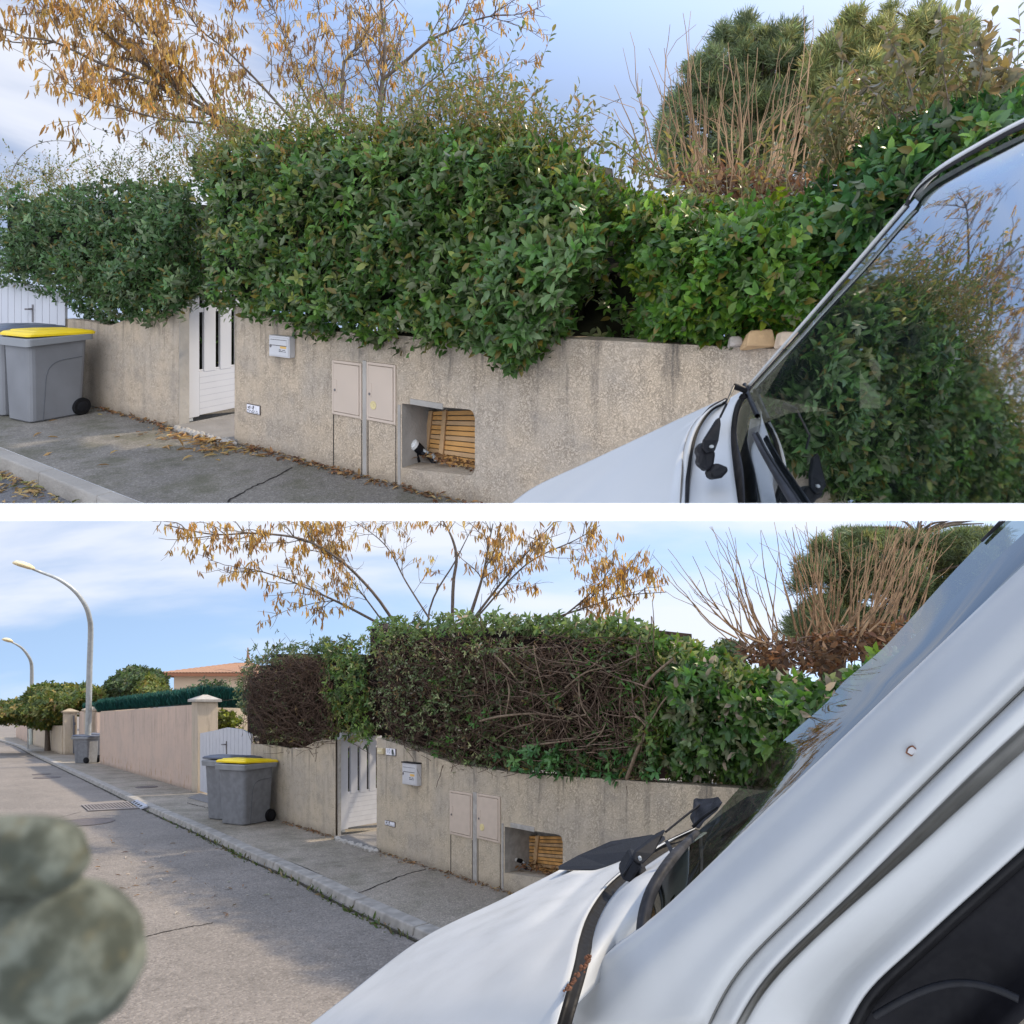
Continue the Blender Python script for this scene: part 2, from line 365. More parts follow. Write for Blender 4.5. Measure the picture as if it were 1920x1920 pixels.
GLASS = glass_mat('windscreen glass', .42); GLASS2 = glass_mat('windscreen glass low', .24)
def sz(S, mat): return mat
# ------------------------------------------------------------------ leaves
LT = np.array([(0, 0, 0), (.30, .42, .10), (.33, 0, 0), (.30, -.42, .10), (.68, .36, .06), (.70, 0, -.02), (.68, -.36, .06), (1, 0, -.09)])
LQ = np.array([(1, 2, 5, 4), (2, 3, 6, 5)]); LTRI = np.array([(0, 2, 1), (0, 3, 2), (4, 5, 7), (5, 6, 7)])
def unit(a): return a/(np.linalg.norm(a, axis=-1, keepdims=True)+1e-12)
def leaves_mesh(name, pos, ax, nr, ln, wd, col):
    ax = unit(ax); nr = unit(nr-ax*np.sum(nr*ax, 1, keepdims=True)); sd = np.cross(nr, ax)
    T = LT[None]; n = len(pos)
    V = pos[:, None]+T[..., 0:1]*ln[:, None, None]*ax[:, None]+T[..., 1:2]*wd[:, None, None]*sd[:, None]+T[..., 2:3]*ln[:, None, None]*nr[:, None]
    b = (np.arange(n)*8)[:, None, None]
    return fast_mesh(name, V.reshape(-1, 3), quads=(LQ[None]+b).reshape(-1, 4), tris=(LTRI[None]+b).reshape(-1, 3), colors=np.repeat(col, 8, 0))
def needles_mesh(name, pos, ax, ln, wd, col):
    ax = unit(ax); sd = unit(np.cross(ax, rng.normal(size=ax.shape))); n = len(pos); V = np.stack([pos, pos+ax*ln[:, None]*.45+sd*wd[:, None], pos+ax*ln[:, None], pos+ax*ln[:, None]*.45-sd*wd[:, None]], 1)
    return fast_mesh(name, V.reshape(-1, 3), quads=np.arange(n*4).reshape(-1, 4), colors=np.repeat(col, 4, 0))
def palette(n, pal):
    cols = np.array([c for c, w in pal]); w = np.array([w for c, w in pal], float); w /= w.sum()
    c = cols[rng.choice(len(cols), n, p=w)]; return c*rng.uniform(.72, 1.3, (n, 1))*rng.uniform(.92, 1.08, (n, 3))
def rosettes(tips, dirs, k, ln, wr=.23, pal=None, tipcol=None, pitch=(45, 88), spread=.045, S=1.0):
    """whorls of leaves round twig tips"""
    n = len(tips); kk = np.repeat(np.arange(n), k); m = len(kk)
    d = unit(dirs)[kk]; ref = rng.normal(size=(n, 3)); x = unit(np.cross(unit(dirs), ref))[kk]; y = np.cross(d, x)
    ph = np.tile(np.arange(k)*2.4, n)+rng.uniform(0, 6.3, n)[kk]+rng.normal(0, .25, m)
    pit = np.radians(rng.uniform(*pitch, m)); rad = np.cos(ph)[:, None]*x+np.sin(ph)[:, None]*y
    ax = d*np.cos(pit)[:, None]+rad*np.sin(pit)[:, None]
    ax = ax+np.array([0, 0, -.22])
    pos = tips[kk]-d*(rng.uniform(0, 1, m)*spread*S)[:, None]
    L = rng.uniform(ln[0], ln[1], m)*S*.9
    base = palette(n, pal)[kk]*rng.uniform(.8, 1.22, (m, 1))*np.array([1.36, 1.31, .95])
    if tipcol is not None:
        q = rng.random(m) < .05; base[q] = np.array(tipcol)*rng.uniform(.7, 1.2, (q.sum(), 1))
    return pos, ax, d, L, L*wr*2*rng.uniform(.85, 1.15, m), base
def inside(poly, pts):
    x, y = pts[:, 0], pts[:, 1]; r = np.zeros(len(pts), bool); p = np.array(poly, float); j = len(p)-1
    for i in range(len(p)):
        c = ((p[i, 1] > y) != (p[j, 1] > y)) & (x < (p[j, 0]-p[i, 0])*(y-p[i, 1])/(p[j, 1]-p[i, 1]+1e-9)+p[i, 0]); r ^= c; j = i
    return r
def edist(poly, pts):
    p = np.array(poly, float); d = np.full(len(pts), 1e9)
    for i in range(len(p)):
        a, b = p[i-1], p[i]; ab = b-a; t = np.clip(((pts-a)@ab)/(ab@ab+1e-9), 0, 1); d = np.minimum(d, np.linalg.norm(pts-a-t[:, None]*ab, axis=1))
    return d
def sample(poly, n):
    p = np.array(poly, float); lo, hi = p.min(0), p.max(0); out = np.zeros((0, 2))
    while len(out) < n:
        c = rng.uniform(lo, hi, (n*2, 2)); out = np.vstack([out, c[inside(poly, c)]])
    return out[:n]
def lump(p, sc=.012, seed=0):
    return (np.sin(p[:, 0]*sc*1.3+seed)*np.cos(p[:, 1]*sc*1.7+seed*2)+.6*np.sin(p[:, 0]*sc*3.1+p[:, 1]*sc*2.3+seed*3)+.4*np.cos(p[:, 0]*sc*5.7-p[:, 1]*sc*4.9+seed))/2
def front_pts(q, uv, t):
    """points where the sight lines meet the hedge's face at offset t from the wall"""
    d = np.stack([(uv[:, 0]-960)/F, np.ones(len(uv))], 1); D = (q.P0@q.n+t)/(d@q.n); XD = d*D[:, None]
    return np.stack([XD[:, 0], D, (960-uv[:, 1])/F*D], 1)*q.S
G_DARK = [((.030, .066, .022), 4), ((.044, .098, .028), 5), ((.070, .135, .036), 3), ((.11, .145, .09), 2), ((.14, .17, .05), .9)]
G_MID = [((.035, .085, .022), 4), ((.055, .13, .026), 4), ((.09, .17, .03), 2), ((.12, .17, .03), .8)]
G_YEL = [((.07, .10, .022), 3), ((.11, .125, .025), 3), ((.15, .13, .03), 2), ((.14, .09, .03), 1.4), ((.05, .085, .02), 3)]  # hedge-top leaves: yellow new growth, with the sun's warmth put into the colour
G_BLUE = [((.036, .078, .034), 4), ((.054, .108, .050), 4), ((.10, .145, .09), 2), ((.028, .060, .025), 2.5)]
G_CUT = [((.065, .098, .045), 4), ((.10, .135, .07), 3), ((.17, .19, .12), 2.2), ((.04, .06, .022), 2), ((.12, .08, .045), 1.2)]
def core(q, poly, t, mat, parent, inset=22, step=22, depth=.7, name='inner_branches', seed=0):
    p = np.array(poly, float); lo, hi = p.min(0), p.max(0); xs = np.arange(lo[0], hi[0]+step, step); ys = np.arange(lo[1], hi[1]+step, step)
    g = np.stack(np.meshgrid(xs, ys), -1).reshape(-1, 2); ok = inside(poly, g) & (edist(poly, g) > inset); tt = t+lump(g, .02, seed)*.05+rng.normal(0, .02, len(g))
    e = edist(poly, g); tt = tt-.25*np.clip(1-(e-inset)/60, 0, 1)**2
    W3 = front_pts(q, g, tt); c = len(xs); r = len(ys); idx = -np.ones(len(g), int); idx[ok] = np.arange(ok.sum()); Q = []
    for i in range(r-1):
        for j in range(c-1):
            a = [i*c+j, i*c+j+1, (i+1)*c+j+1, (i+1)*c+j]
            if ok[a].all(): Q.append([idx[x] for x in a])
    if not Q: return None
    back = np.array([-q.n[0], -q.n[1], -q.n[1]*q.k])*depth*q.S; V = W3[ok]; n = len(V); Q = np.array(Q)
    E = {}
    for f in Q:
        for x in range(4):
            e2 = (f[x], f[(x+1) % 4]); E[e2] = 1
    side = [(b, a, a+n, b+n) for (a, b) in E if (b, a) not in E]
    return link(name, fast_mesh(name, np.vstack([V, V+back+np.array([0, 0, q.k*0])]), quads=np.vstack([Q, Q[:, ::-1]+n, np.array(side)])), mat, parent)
def hedge(q, name, label, poly, tf, n, pal, ln=(.055, .095), k=7, jitter=.32, round_=.40, cat='hedge', top=None, parent=None, corem=DARKC, group=None, seed=1, core_in=22, wr=.23, dens=None, spread=.06, pitch=(42, 86), upb=.35, tipcol=(.16, .13, .03), dirn=1.0):
    th = parent or thing(name, label, cat, front_pts(q, np.array([np.mean(np.array(poly), 0)]), np.array([tf]))[0], group)
    uv = sample(poly, n)
    if dens is not None: uv = uv[rng.random(len(uv)) < dens(uv)]
    k9 = rng.random(len(uv)) < .10; uv = uv+rng.normal(0, 4, uv.shape)+k9[:, None]*rng.normal(0, 11, uv.shape)
    e = np.where(inside(poly, uv), edist(poly, uv), 0); edge = np.clip(1-e/70, 0, 1)
    t = tf+lump(uv, .016, seed)*.10-round_*edge**2-rng.random(len(uv))**1.6*jitter
    pts = front_pts(q, uv, t)
    ymin = np.array(poly)[:, 1].min(); ymax = np.array(poly)[:, 1].max(); rel = (uv[:, 1]-ymin)/(ymax-ymin)
    out = np.array([q.n[0], q.n[1], 0.])
    d = out*dirn+rng.normal(0, .55, (len(uv), 3))+np.array([0, 0, 1.])*(upb+.55*(0.45-rel))[:, None]
    pos, ax, nr, L, W_, C = rosettes(pts, d, k, ln, wr, pal, tipcol, S=q.S, spread=spread, pitch=pitch)
    link('foliage', leaves_mesh('foliage', pos, ax, nr, L, W_, C), LEAF, th)
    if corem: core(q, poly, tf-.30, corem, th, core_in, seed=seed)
    return th
def whips(q, parent, starts, dirs, length, pal, ln=(.03, .055), r=.0035, mat=None, gap=.035, leafm=LEAF, droop=.0, nm='shoots'):
    lines = []; P = []; A = []; Nn = []
    for p, d, l in zip(starts, dirs, length):
        d = unit(np.array(d)); m = max(4, int(l/.09)); pts = [np.array(p)]; dd = d.copy()
        for i in range(m):
            dd = unit(dd+rng.normal(0, .07, 3)+np.array([0, 0, -droop])); pts.append(pts[-1]+dd*l/m*q.S)
        pts = np.array(pts); lines.append((pts, r*q.S, r*.35*q.S))
        nl = int(l/gap); tt = np.linspace(.12, 1, nl)*(m)
        for x in tt:
            i = min(int(x), m-1); pp = pts[i]*(1-(x-i))+pts[i+1]*(x-i); tg = unit(pts[i+1]-pts[i]); sd = unit(np.cross(tg, rng.normal(size=3)))
            P.append(pp); A.append(tg*.6+sd*rng.uniform(.5, 1.1)); Nn.append(tg+np.array([0, 0, .6]))
    tubes(nm, lines, mat or SHOOT, parent, 3)
    n = len(P)
    if n:
        L = rng.uniform(ln[0], ln[1], n)*q.S
        link('shoot_leaves', leaves_mesh('shoot_leaves', np.array(P), np.array(A), np.array(Nn), L, L*.42, palette(n, pal)), leafm, parent)

# ================================================================== GROUND
CLIP = .0046
def flat(mb, q, pts, h, uvs=None):
    """a level-with-the-street polygon given by (s, t) corners"""
    mb.add([q.P(s, t, h) for s, t in pts], [tuple(range(len(pts)))], [(s, t) for s, t in pts])
# the white concrete terrace that carries the climbing street
m = MB(); _d = .44; _z = 16/F*_d
m.box(lambda x, y, z: (x, y, z), -2.1, 2.1, _d, 2.62, -_z, _z); struct('terrace', m, TERR)
m = MB(); flat(m, U, [(-2, -1.3), (-2, 1.37), (10, 1.37), (10, -1.3)], 0); struct('pavement', m, PAVE_U, clip=CLIP)
m = MB(); flat(m, U, [(-2, 1.49), (-2, 6), (10, 6), (10, 1.49)], -.12); struct('road', m, ROAD_U, clip=CLIP)
m = MB()
for i in range(9):
    s0 = -.4+i*1.0
    m.box(U.P, s0+.004, s0+.996, 1.37, 1.50, -.2, .004)
struct('kerb', m, KERB, clip=CLIP, bevel=.012*U.S)
def crack(q, pts, h, w, name='pavement_crack'):
    m = MB(); P = [q.gnd(u, v, h) for u, v in pts]; n = 26; sp = spline([(p[0], p[1], 0) for p in P], n)
    L_, R_ = [], []
    for i, p in enumerate(sp):
        tg = sp[min(i+1, n-1)]-sp[max(i-1, 0)]; nn = np.array([-tg[1], tg[0]])/np.hypot(tg[0], tg[1]); j = rng.normal(0, w*.9); ww = w*rng.uniform(.5, 1.3)
        c = p[:2]+nn*j; L_.append(q.W(*(c+nn*ww), h)); R_.append(q.W(*(c-nn*ww), h))
    m.grid([L_, R_]); struct(name, m, CRACK)
crack(U, [(548, 876), (505, 900), (470, 915), (424, 941)], .004, .008)
# --- falling street
kb = [(783, 1765), (640, 1697), (547, 1647), (467, 1613), (383, 1570), (333, 1547), (263, 1515), (187, 1477), (110, 1440), (60, 1416), (25, 1398), (-20, 1385)]
KL = [Lo.gnd(u, v, -.07) for u, v in kb]
d0 = KL[0]-KL[1]; KL = [KL[0]+d0*3]+KL; KLs = spline([(p[0], p[1], 0) for p in KL], 90)[:, :2]
def offs(P, w):
    t = np.gradient(P, axis=0); t /= np.linalg.norm(t, axis=1, keepdims=True); return P+np.stack([t[:, 1], -t[:, 0]], 1)*w
if ((offs(KLs, .1)[0]-KLs[0])@(-Lo.n)) < 0: _sg = -1
else: _sg = 1
KIN = offs(KLs, .19*_sg)
m = MB()
far = [(-900, 700), (-900, 1600), (900, 1600), (900, 3)]
def gsheet(mb, q, pts, h):
    mb.add([q.W(x, y, h) for x, y in pts], [tuple(range(len(pts)))], [q.st(x, y) for x, y in pts])
gsheet(m, Lo, [(-900, .6), (900, .6), (900, 1500), (-900, 1500)], -.07); struct('road', m, ROAD_L)
m = MB()                                        # pavement: from the back of the kerb to beyond the garden walls
for i in range(len(KIN)-1):
    a, b = KIN[i], KIN[i+1]; c, d = b-Lo.n*2.4, a-Lo.n*2.4
    m.add([Lo.W(*p, .0) for p in (a, b, c, d)], [(0, 1, 2, 3)], [Lo.st(*p) for p in (a, b, c, d)])
struct('pavement', m, PAVE_L)
m = MB(); n = len(KLs); acc = 0
cum = np.concatenate([[0], np.cumsum(np.linalg.norm(np.diff(KLs, axis=0), axis=1))])
def at(P, x): return np.array([np.interp(x, cum, P[:, 0]), np.interp(x, cum, P[:, 1])])
x = 0
while x < cum[-1]-1:
    a0, a1, b0, b1 = at(KLs, x+.006), at(KLs, x+.994), at(KIN, x+.006), at(KIN, x+.994); e0, e1 = a0*.72+b0*.28, a1*.72+b1*.28
    m.prism([Lo.W(*p, -.2) for p in (a0, a1, b1, b0)], [Lo.W(*p, z) for p, z in ((e0, .0), (e1, .0), (b1, .006), (b0, .006))]); x += 1.0
struct('kerb', m, KERB, bevel=.012*Lo.S)
crack(Lo, [(800, 1629), (765, 1638), (720, 1655), (668, 1676)], .004, .009)
crack(Lo, [(350, 1505), (378, 1512), (412, 1520)], .004, .010)
crack(Lo, [(66, 1540), (110, 1533), (152, 1522)], -.066, .006)
crack(Lo, [(255, 1760), (330, 1742), (400, 1730)], -.066, .007)

# ================================================================== GARDEN WALLS
def wall_body(q, s0, s1, top, mat, parent, hole=None, thick=.20, base=-.2, t0=0., clip=None, name='wall_body', step=.06):
    ss = set(np.linspace(s0, s1, int((s1-s0)/step)+1).round(5))
    if hole:
        ss |= {hole[0], hole[1]} | set(np.linspace(hole[0], hole[0]+.07, 6).round(5)) | set(np.linspace(hole[1]-.03, hole[1], 4).round(5))
    ss = sorted(x for x in ss if s0-1e-6 <= x <= s1+1e-6); m = MB()
    for a, b in zip(ss[:-1], ss[1:]):
        def quad(z):
            p = [(a, z[0]), (b, z[1]), (b, z[2]), (a, z[3])]
            m.add([q.P(s, t0, h) for s, h in p], [(0, 1, 2, 3)], p)
        if hole and a >= hole[0]-1e-6 and b <= hole[1]+1e-6:
            quad((base, base, hole[2](b), hole[2](a))); quad((hole[3](a), hole[3](b), top(b), top(a)))
            for hf in (hole[2], hole[3]):
                m.add([q.P(a, t0, hf(a)), q.P(b, t0, hf(b)), q.P(b, t0-thick, hf(b)), q.P(a, t0-thick, hf(a))], [(0, 1, 2, 3)], [(a, hf(a)), (b, hf(b)), (b, hf(b)-.2), (a, hf(a)-.2)])
        else: quad((base, base, top(b), top(a)))
        m.add([q.P(a, t0, top(a)), q.P(b, t0, top(b)), q.P(b, t0-thick, top(b)), q.P(a, t0-thick, top(a))], [(0, 1, 2, 3)], [(a, 1.2), (b, 1.2), (b, 1.0), (a, 1.0)])
        if not (hole and a >= hole[0]-.03 and b <= hole[1]+.03): m.add([q.P(a, t0-thick, top(a)), q.P(b, t0-thick, top(b)), q.P(b, t0-thick, base), q.P(a, t0-thick, base)], [(0, 1, 2, 3)], [(a, 1), (b, 1), (b, 0), (a, 0)])
    for s in (s0, s1):
        m.add([q.P(s, t0, base), q.P(s, t0, top(s)), q.P(s, t0-thick, top(s)), q.P(s, t0-thick, base)], [(0, 1, 2, 3)], [(s, base), (s, top(s)), (s+thick, top(s)), (s+thick, base)])
    return build(name, m, mat, parent, clip=clip, fix=False)
def interp(*p): xs = [a for a, b in p]; ys = [b for a, b in p]; return lambda x: float(np.interp(x, xs, ys))
def niche_fn(a, b, hb0, hb1, ht0, ht1, r=.06):
    lo = lambda s: hb0+(hb1-hb0)*(s-a)/(b-a); hi = lambda s: ht0+(ht1-ht0)*(s-a)/(b-a)
    def cor(s): x = s-a; return r-math.sqrt(max(0, r*r-(r-x)**2)) if x < r else 0.
    return (a, b, lambda s: lo(s)+cor(s), lambda s: hi(s)-cor(s))
def front_wall(q, label, s_end, top, hole, mat, clip):
    w = thing('garden_wall', label, 'wall', q.P(0, 0, 0))
    wall_body(q, -5.5, s_end, top, mat, w, hole, clip=clip)
    a, b = hole[0], hole[1]; m = MB(); lo, hi = hole[2]((a+b)/2), hole[3]((a+b)/2)
    lo = min(hole[2](a+.07), hole[2](b)); hi = max(hole[3](a+.07), hole[3](b)); t0, t1 = -.2, -.40
    m.add([q.P(b, -.001, lo), q.P(b, -.001, hi), q.P(b, t1, hi), q.P(b, t1, lo)], [(0, 1, 2, 3)])
    m.add([q.P(a, t0, lo), q.P(a, t0, hi), q.P(a, t1, hi), q.P(a, t1, lo)], [(0, 1, 2, 3)])
    m.add([q.P(a, t0, hi), q.P(b, t0, hi), q.P(b, t1, hi), q.P(a, t1, hi)], [(0, 1, 2, 3)])
    m.add([q.P(a, t0, lo), q.P(b, t0, lo), q.P(b, t1, lo), q.P(a, t1, lo)], [(0, 1, 2, 3)])
    m.add([q.P(a, t1, lo), q.P(b, t1, lo), q.P(b, t1, hi), q.P(a, t1, hi)], [(0, 1, 2, 3)])
    build('niche_lining', m, CONC, w, fix=False)
    m = MB(); hm = hole[3](b)
    m.box(q.P, -.036, -.006, -.01, .006, .0, .62); build('niche_surround', m, CONC, w, clip=clip, bevel=.004*q.S)
    m = MB(); m.box(q.P, b-.42, b-.09, -.01, .007, hm+.006, hm+.05); build('niche_lintel', m, CONC, w, clip=clip, bevel=.004*q.S)
    return w
topU = interp((-6, 1.27), (-2.85, 1.26), (-1.56, 1.23), (-.5, 1.16), (.8, 1.14), (1.6, 1.22), (2.16, 1.3))
holeU = niche_fn(-.77, -.05, .20, .135, .672, .632)
front_wall(U, 'beige roughcast garden wall under the big overgrown hedge, wooden slats in its niche', 2.16, topU, holeU, WALL_U, CLIP)
topL = interp((-6, 1.15), (-2.57, 1.16), (-1.29, 1.13), (-.3, 1.10), (.8, 1.13), (1.6, 1.25), (2.36, 1.34))
holeL = niche_fn(-.83, -.05, .235, .165, .62, .592)
front_wall(Lo, 'beige roughcast garden wall under the clipped hedge of bare twigs', 2.38, topL, holeL, WALL_L, None)
def low_wall(q, label, s0, s1, top, mat):
    w = thing('garden_wall', label, 'wall', q.P(s0, 0, 0)); tk = .115 if q is U else .05; wall_body(q, s0, s1, top, mat, w, thick=tk)
    m = MB(); m.box(q.P, s0-.006, s0+.0, .003-tk, -.004, -.05, top(s0)-.01); build('gate_post', m, CONC, w); return w
sU = U.wall(335, 800)[0]; low_wall(U, 'short beige wall behind the yellow-lidded bin, below the overgrown hedge', sU, U.wall(126, 700, -.02)[0], interp((sU, 1.24), (3.9, 1.15), (4.6, .98), (5.2, 1.0)), WALL_U)
sL = Lo.wall(633, 1555)[0]
pl = [Lo.wall(u, v) for u, v in ((633, 1387), (605, 1387), (590, 1391), (575, 1399), (562, 1404), (545, 1404), (520, 1399), (495, 1396), (472, 1395))]
low_wall(Lo, 'short beige wall with a dipped top behind the two bins', sL, Lo.wall(471, 1495)[0], interp(*pl), WALL_L)
def rough_step(q, s0, s1, name, label):
    o = thing(name, label, 'step', q.P(s0, 0, 0)); m = MB(); m.box(q.P, s0-.05, s1+.02, -1.6, .045, -.1, .035); build('slab', m, CONC_D, o, bevel=.01*q.S)
    m = MB()
    for i in range(26):
        s = s0-.08+(s1-s0+.05)*i/25+rng.normal(0, .01); r = rng.uniform(.025, .05); c = np.array([s, .055+rng.normal(0, .012), .012])
        R_ = []
        for a in np.linspace(-1, 1, 4):
            rr = r*math.sqrt(max(.05, 1-a*a)); R_.append([q.P(c[0]+rr*math.cos(b)*1.3*rng.uniform(.8, 1.2), c[1]+rr*math.sin(b)*rng.uniform(.7, 1.1), c[2]+a*r*.8) for b in np.linspace(0, 6.283, 7)[:-1]])
        m.rings(R_)
    build('broken_edge', m, STONE if False else CONC, o)
rough_step(U, 2.16, sU, 'door_step', 'crumbling concrete step below the gate under the overgrown hedge')
rough_step(Lo, 2.38, sL, 'door_step', 'crumbling concrete step below the gate beside the numbered wall')

# ================================================================== METER CABINETS, MAILBOXES, PLAQUES
def cabinet(q, s0, s1, h0, h1, label, disc):
    o = thing('meter_cabinet', label, 'meter cabinet', q.P(s0, 0, h0), 'meter cabinets in the garden walls'); f = q.P; g = .022
    m = MB(); m.box(f, s0, s0+g, -.05, .012, h0, h1); m.box(f, s1-g, s1, -.05, .012, h0, h1); m.box(f, s0+g, s1-g, -.05, .012, h1-g, h1); m.box(f, s0+g, s1-g, -.05, .012, h0, h0+g)
    build('frame', m, CABM, o, bevel=.003*q.S)
    m = MB(); m.box(f, s0+g+.004, s1-g-.004, -.04, .016, h0+g+.004, h1-g-.004); d = build('door', m, CABM, o, bevel=.003*q.S)
    m = MB(); hm = h0+(h1-h0)*.52; m.box(f, s1-g-.045, s1-g-.006, .01, .0185, hm-.055, hm+.055); lp = build('lock_plate', m, CABM, d, bevel=.002*q.S)
    m = MB(); c = (s1-g-.022, hm-.03); m.rings([[f(c[0]+r*math.cos(a), t, c[1]+r*math.sin(a)) for a in np.linspace(0, 6.283, 13)[:-1]] for r, t in ((.011, .012), (.011, .022), (.006, .023))]); build('lock', m, LOCK, d)
    if disc:
        c = (s0+(s1-s0)*.74, h0+(h1-h0)*.27); m = MB()
        m.rings([[f(c[0]+r*math.cos(a), t, c[1]+r*math.sin(a)) for a in np.linspace(0, 6.283, 25)[:-1]] for r, t in ((.034, .012), (.034, .0195), (.026, .0205), (.024, .0185), (.011, .0185), (.010, .0205))])
        build('round_label', m, plain('pale yellow disc', (.60, .50, .25), .5), d)
    m = MB()                                                        # rendered panel and joint below
    m.box(f, s0+.002, s0+.008, -.02, .003, .0, h0-.01); build('panel_joint', m, CRACK, o)
    m = MB(); m.box(f, s1-.012, s1-.004, -.02, .003, .0, h0-.01); build('panel_joint', m, CRACK, o)
    return o
def posts(q, s0, s1, h1):
    m = MB(); m.box(q.P, s0+.008, s1-.008, -.02, .0065, .0, h1); o = build('cable_duct', m, CONC, None, bevel=.003*q.S); return o
cabinet(U, .01, .335, .46, .925, 'beige meter cabinet with pale yellow disc, nearest the niche, under the overgrown hedge', True)
cabinet(U, .395, .75, .455, .905, 'beige meter cabinet without a disc, under the overgrown hedge', False)
tag(posts(U, .335, .395, .93), 'thin concrete duct strip between the cabinets under the overgrown hedge', 'duct')
cabinet(Lo, .01, .37, .43, .865, 'beige meter cabinet with pale yellow disc, nearest the niche, under the clipped hedge', True)
cabinet(Lo, .45, .835, .41, .855, 'beige meter cabinet without a disc, under the clipped hedge', False)
tag(posts(Lo, .37, .45, .87), 'thin concrete duct strip between the cabinets under the clipped hedge', 'duct')
INK = plain('dark ink', (.06, .06, .07), .8, .2); AMB = plain('amber sticker', (.62, .38, .10), .5); WHT = plain('white enamel tile', (.72, .71, .74), .3)
def strokes(q, s0, s1, h0, h1, t, rows, parent, mat=INK, name='lettering', seed=3):
    r = random.Random(seed); m = MB(); hh = (h1-h0)/rows
    for i in range(rows):
        x = s1-.0
        while x > s0+.006:
            w = r.uniform(.004, .011); z = h1-(i+1)*hh+hh*.2
            if r.random() < .82: m.box(q.P, max(s0, x-w), x, t, t+.0008, z, z+hh*r.uniform(.35, .62))
            x -= w+.003
    if m.v: build(name, m, mat, parent)
def mailbox(q, tl, br, label, full):
    s1, h1 = q.wall(*tl, .07); s0, h0 = q.wall(*br, .07); f = q.P
    o = thing('mailbox', label, 'mailbox', q.P(s0, 0, h0))
    m = MB(); m.box(f, s0, s1, .001, .062, h0, h1); build('box', m, MAILM, o, bevel=.004*q.S)
    m = MB(); m.box(f, s0+.012, s1-.012, .06, .068, h0+.012, h1-.014-.0); d = build('door', m, MAILM, o, bevel=.003*q.S)
    if full:
        m = MB(); m.box(f, s0-.005, s1+.005, -.005, .075, h1+.001, h1+.014); build('hood', m, BLKP, o, bevel=.003*q.S)
    hf = h1-(h1-h0)*.20; m = MB(); m.box(f, s0+.03, s1-.03, .066, .071, hf-.045, hf); build('letter_flap', m, MAILM, d, bevel=.002*q.S)
    m = MB(); m.box(f, s0+.03, s1-.03, .067, .0695, hf-.050, hf-.0455); m.box(f, s0+.03, s1-.03, .067, .0695, hf+.001, hf+.004); build('flap_gap', m, CRACK, d)
    c = (s1-.032, h0+(h1-h0)*.50); m = MB(); m.rings([[f(c[0]+r*math.cos(a), t, c[1]+r*1.25*math.sin(a)) for a in np.linspace(0, 6.283, 13)[:-1]] for r, t in ((.012, .06), (.012, .073), (.006, .0735))]); build('lock', m, LOCK, d)
    w = s1-s0; m = MB(); m.box(f, s0+.035, s0+.035+w*.30, .066, .0692, h0+(h1-h0)*.42, h0+(h1-h0)*.52); st = build('sticker', m, AMB, d)
    strokes(q, s0+.04, s0+.04+w*.34, h0+(h1-h0)*.24, h0+(h1-h0)*.38, .068, 2, d, seed=5)
    return o
mailbox(U, (503, 628), (541, 672), 'cream mailbox half covered by the overgrown hedge', False)
mailbox(Lo, (753, 1430), (780, 1474), 'white mailbox with amber sticker on the wall beside the house number', True)
def plaque(q, tl, br, label):
    s1, h1 = q.wall(*tl, .01); s0, h0 = q.wall(*br, .01); f = q.P; o = thing('enamel_plaque', label, 'plaque', q.P(s0, 0, h0))
    m = MB(); m.box(f, s0-.004, s1+.004, .001, .008, h0-.004, h1+.004); build('backing', m, plain('plaque edge', (.10, .08, .07), .6), o)
    m = MB(); m.box(f, s0+.006, s1, .006, .012, h0+.003, h1-.002); pl_ = build('plate', m, WHT, o, bevel=.001*q.S)
    strokes(q, s0+.015, s1-.004, h0+.006, h0+(h1-h0)*.42, .0122, 2, pl_, seed=9)
    m = MB(); r = random.Random(4)
    for i in range(11):                                             # little sprig
        c = (s1-.018-r.random()*.095, h0+(h1-h0)*r.uniform(.52, .9)); a = r.random()*3; l = r.uniform(.006, .013)
        m.rings([[f(c[0]+l*math.cos(b)*math.cos(a)-l*.45*math.sin(b)*math.sin(a), t, c[1]+l*math.cos(b)*math.sin(a)+l*.45*math.sin(b)*math.cos(a)) for b in np.linspace(0, 6.283, 9)[:-1]] for t in (.0115, .0129)])
    build('sprig_emblem', m, INK, pl_)
plaque(U, (463, 757), (487, 778), 'small white enamel plaque low on the wall under the overgrown hedge')
plaque(Lo, (722, 1538), (740, 1551), 'small white enamel plaque low on the wall beside the open gate of four pales')
def doorbell():
    q = Lo; s1, h1 = q.wall(712, 1402); s0, h0 = q.wall(722, 1414); o = thing('doorbell', 'small cream doorbell box next to the house number', 'doorbell', q.P(s0, 0, h0))
    m = MB(); m.box(q.P, s0, s1, .001, .035, h0, h1); build('case', m, plain('old cream plastic', (.55, .46, .28), .5), o, bevel=.004*q.S)
    m = MB(); hm = (h0+h1)/2; m.box(q.P, s0+.016, s1-.016, .03, .04, hm-.012, hm+.010); build('button', m, plain('cream button', (.62, .55, .38), .4), o, bevel=.003*q.S)
doorbell()
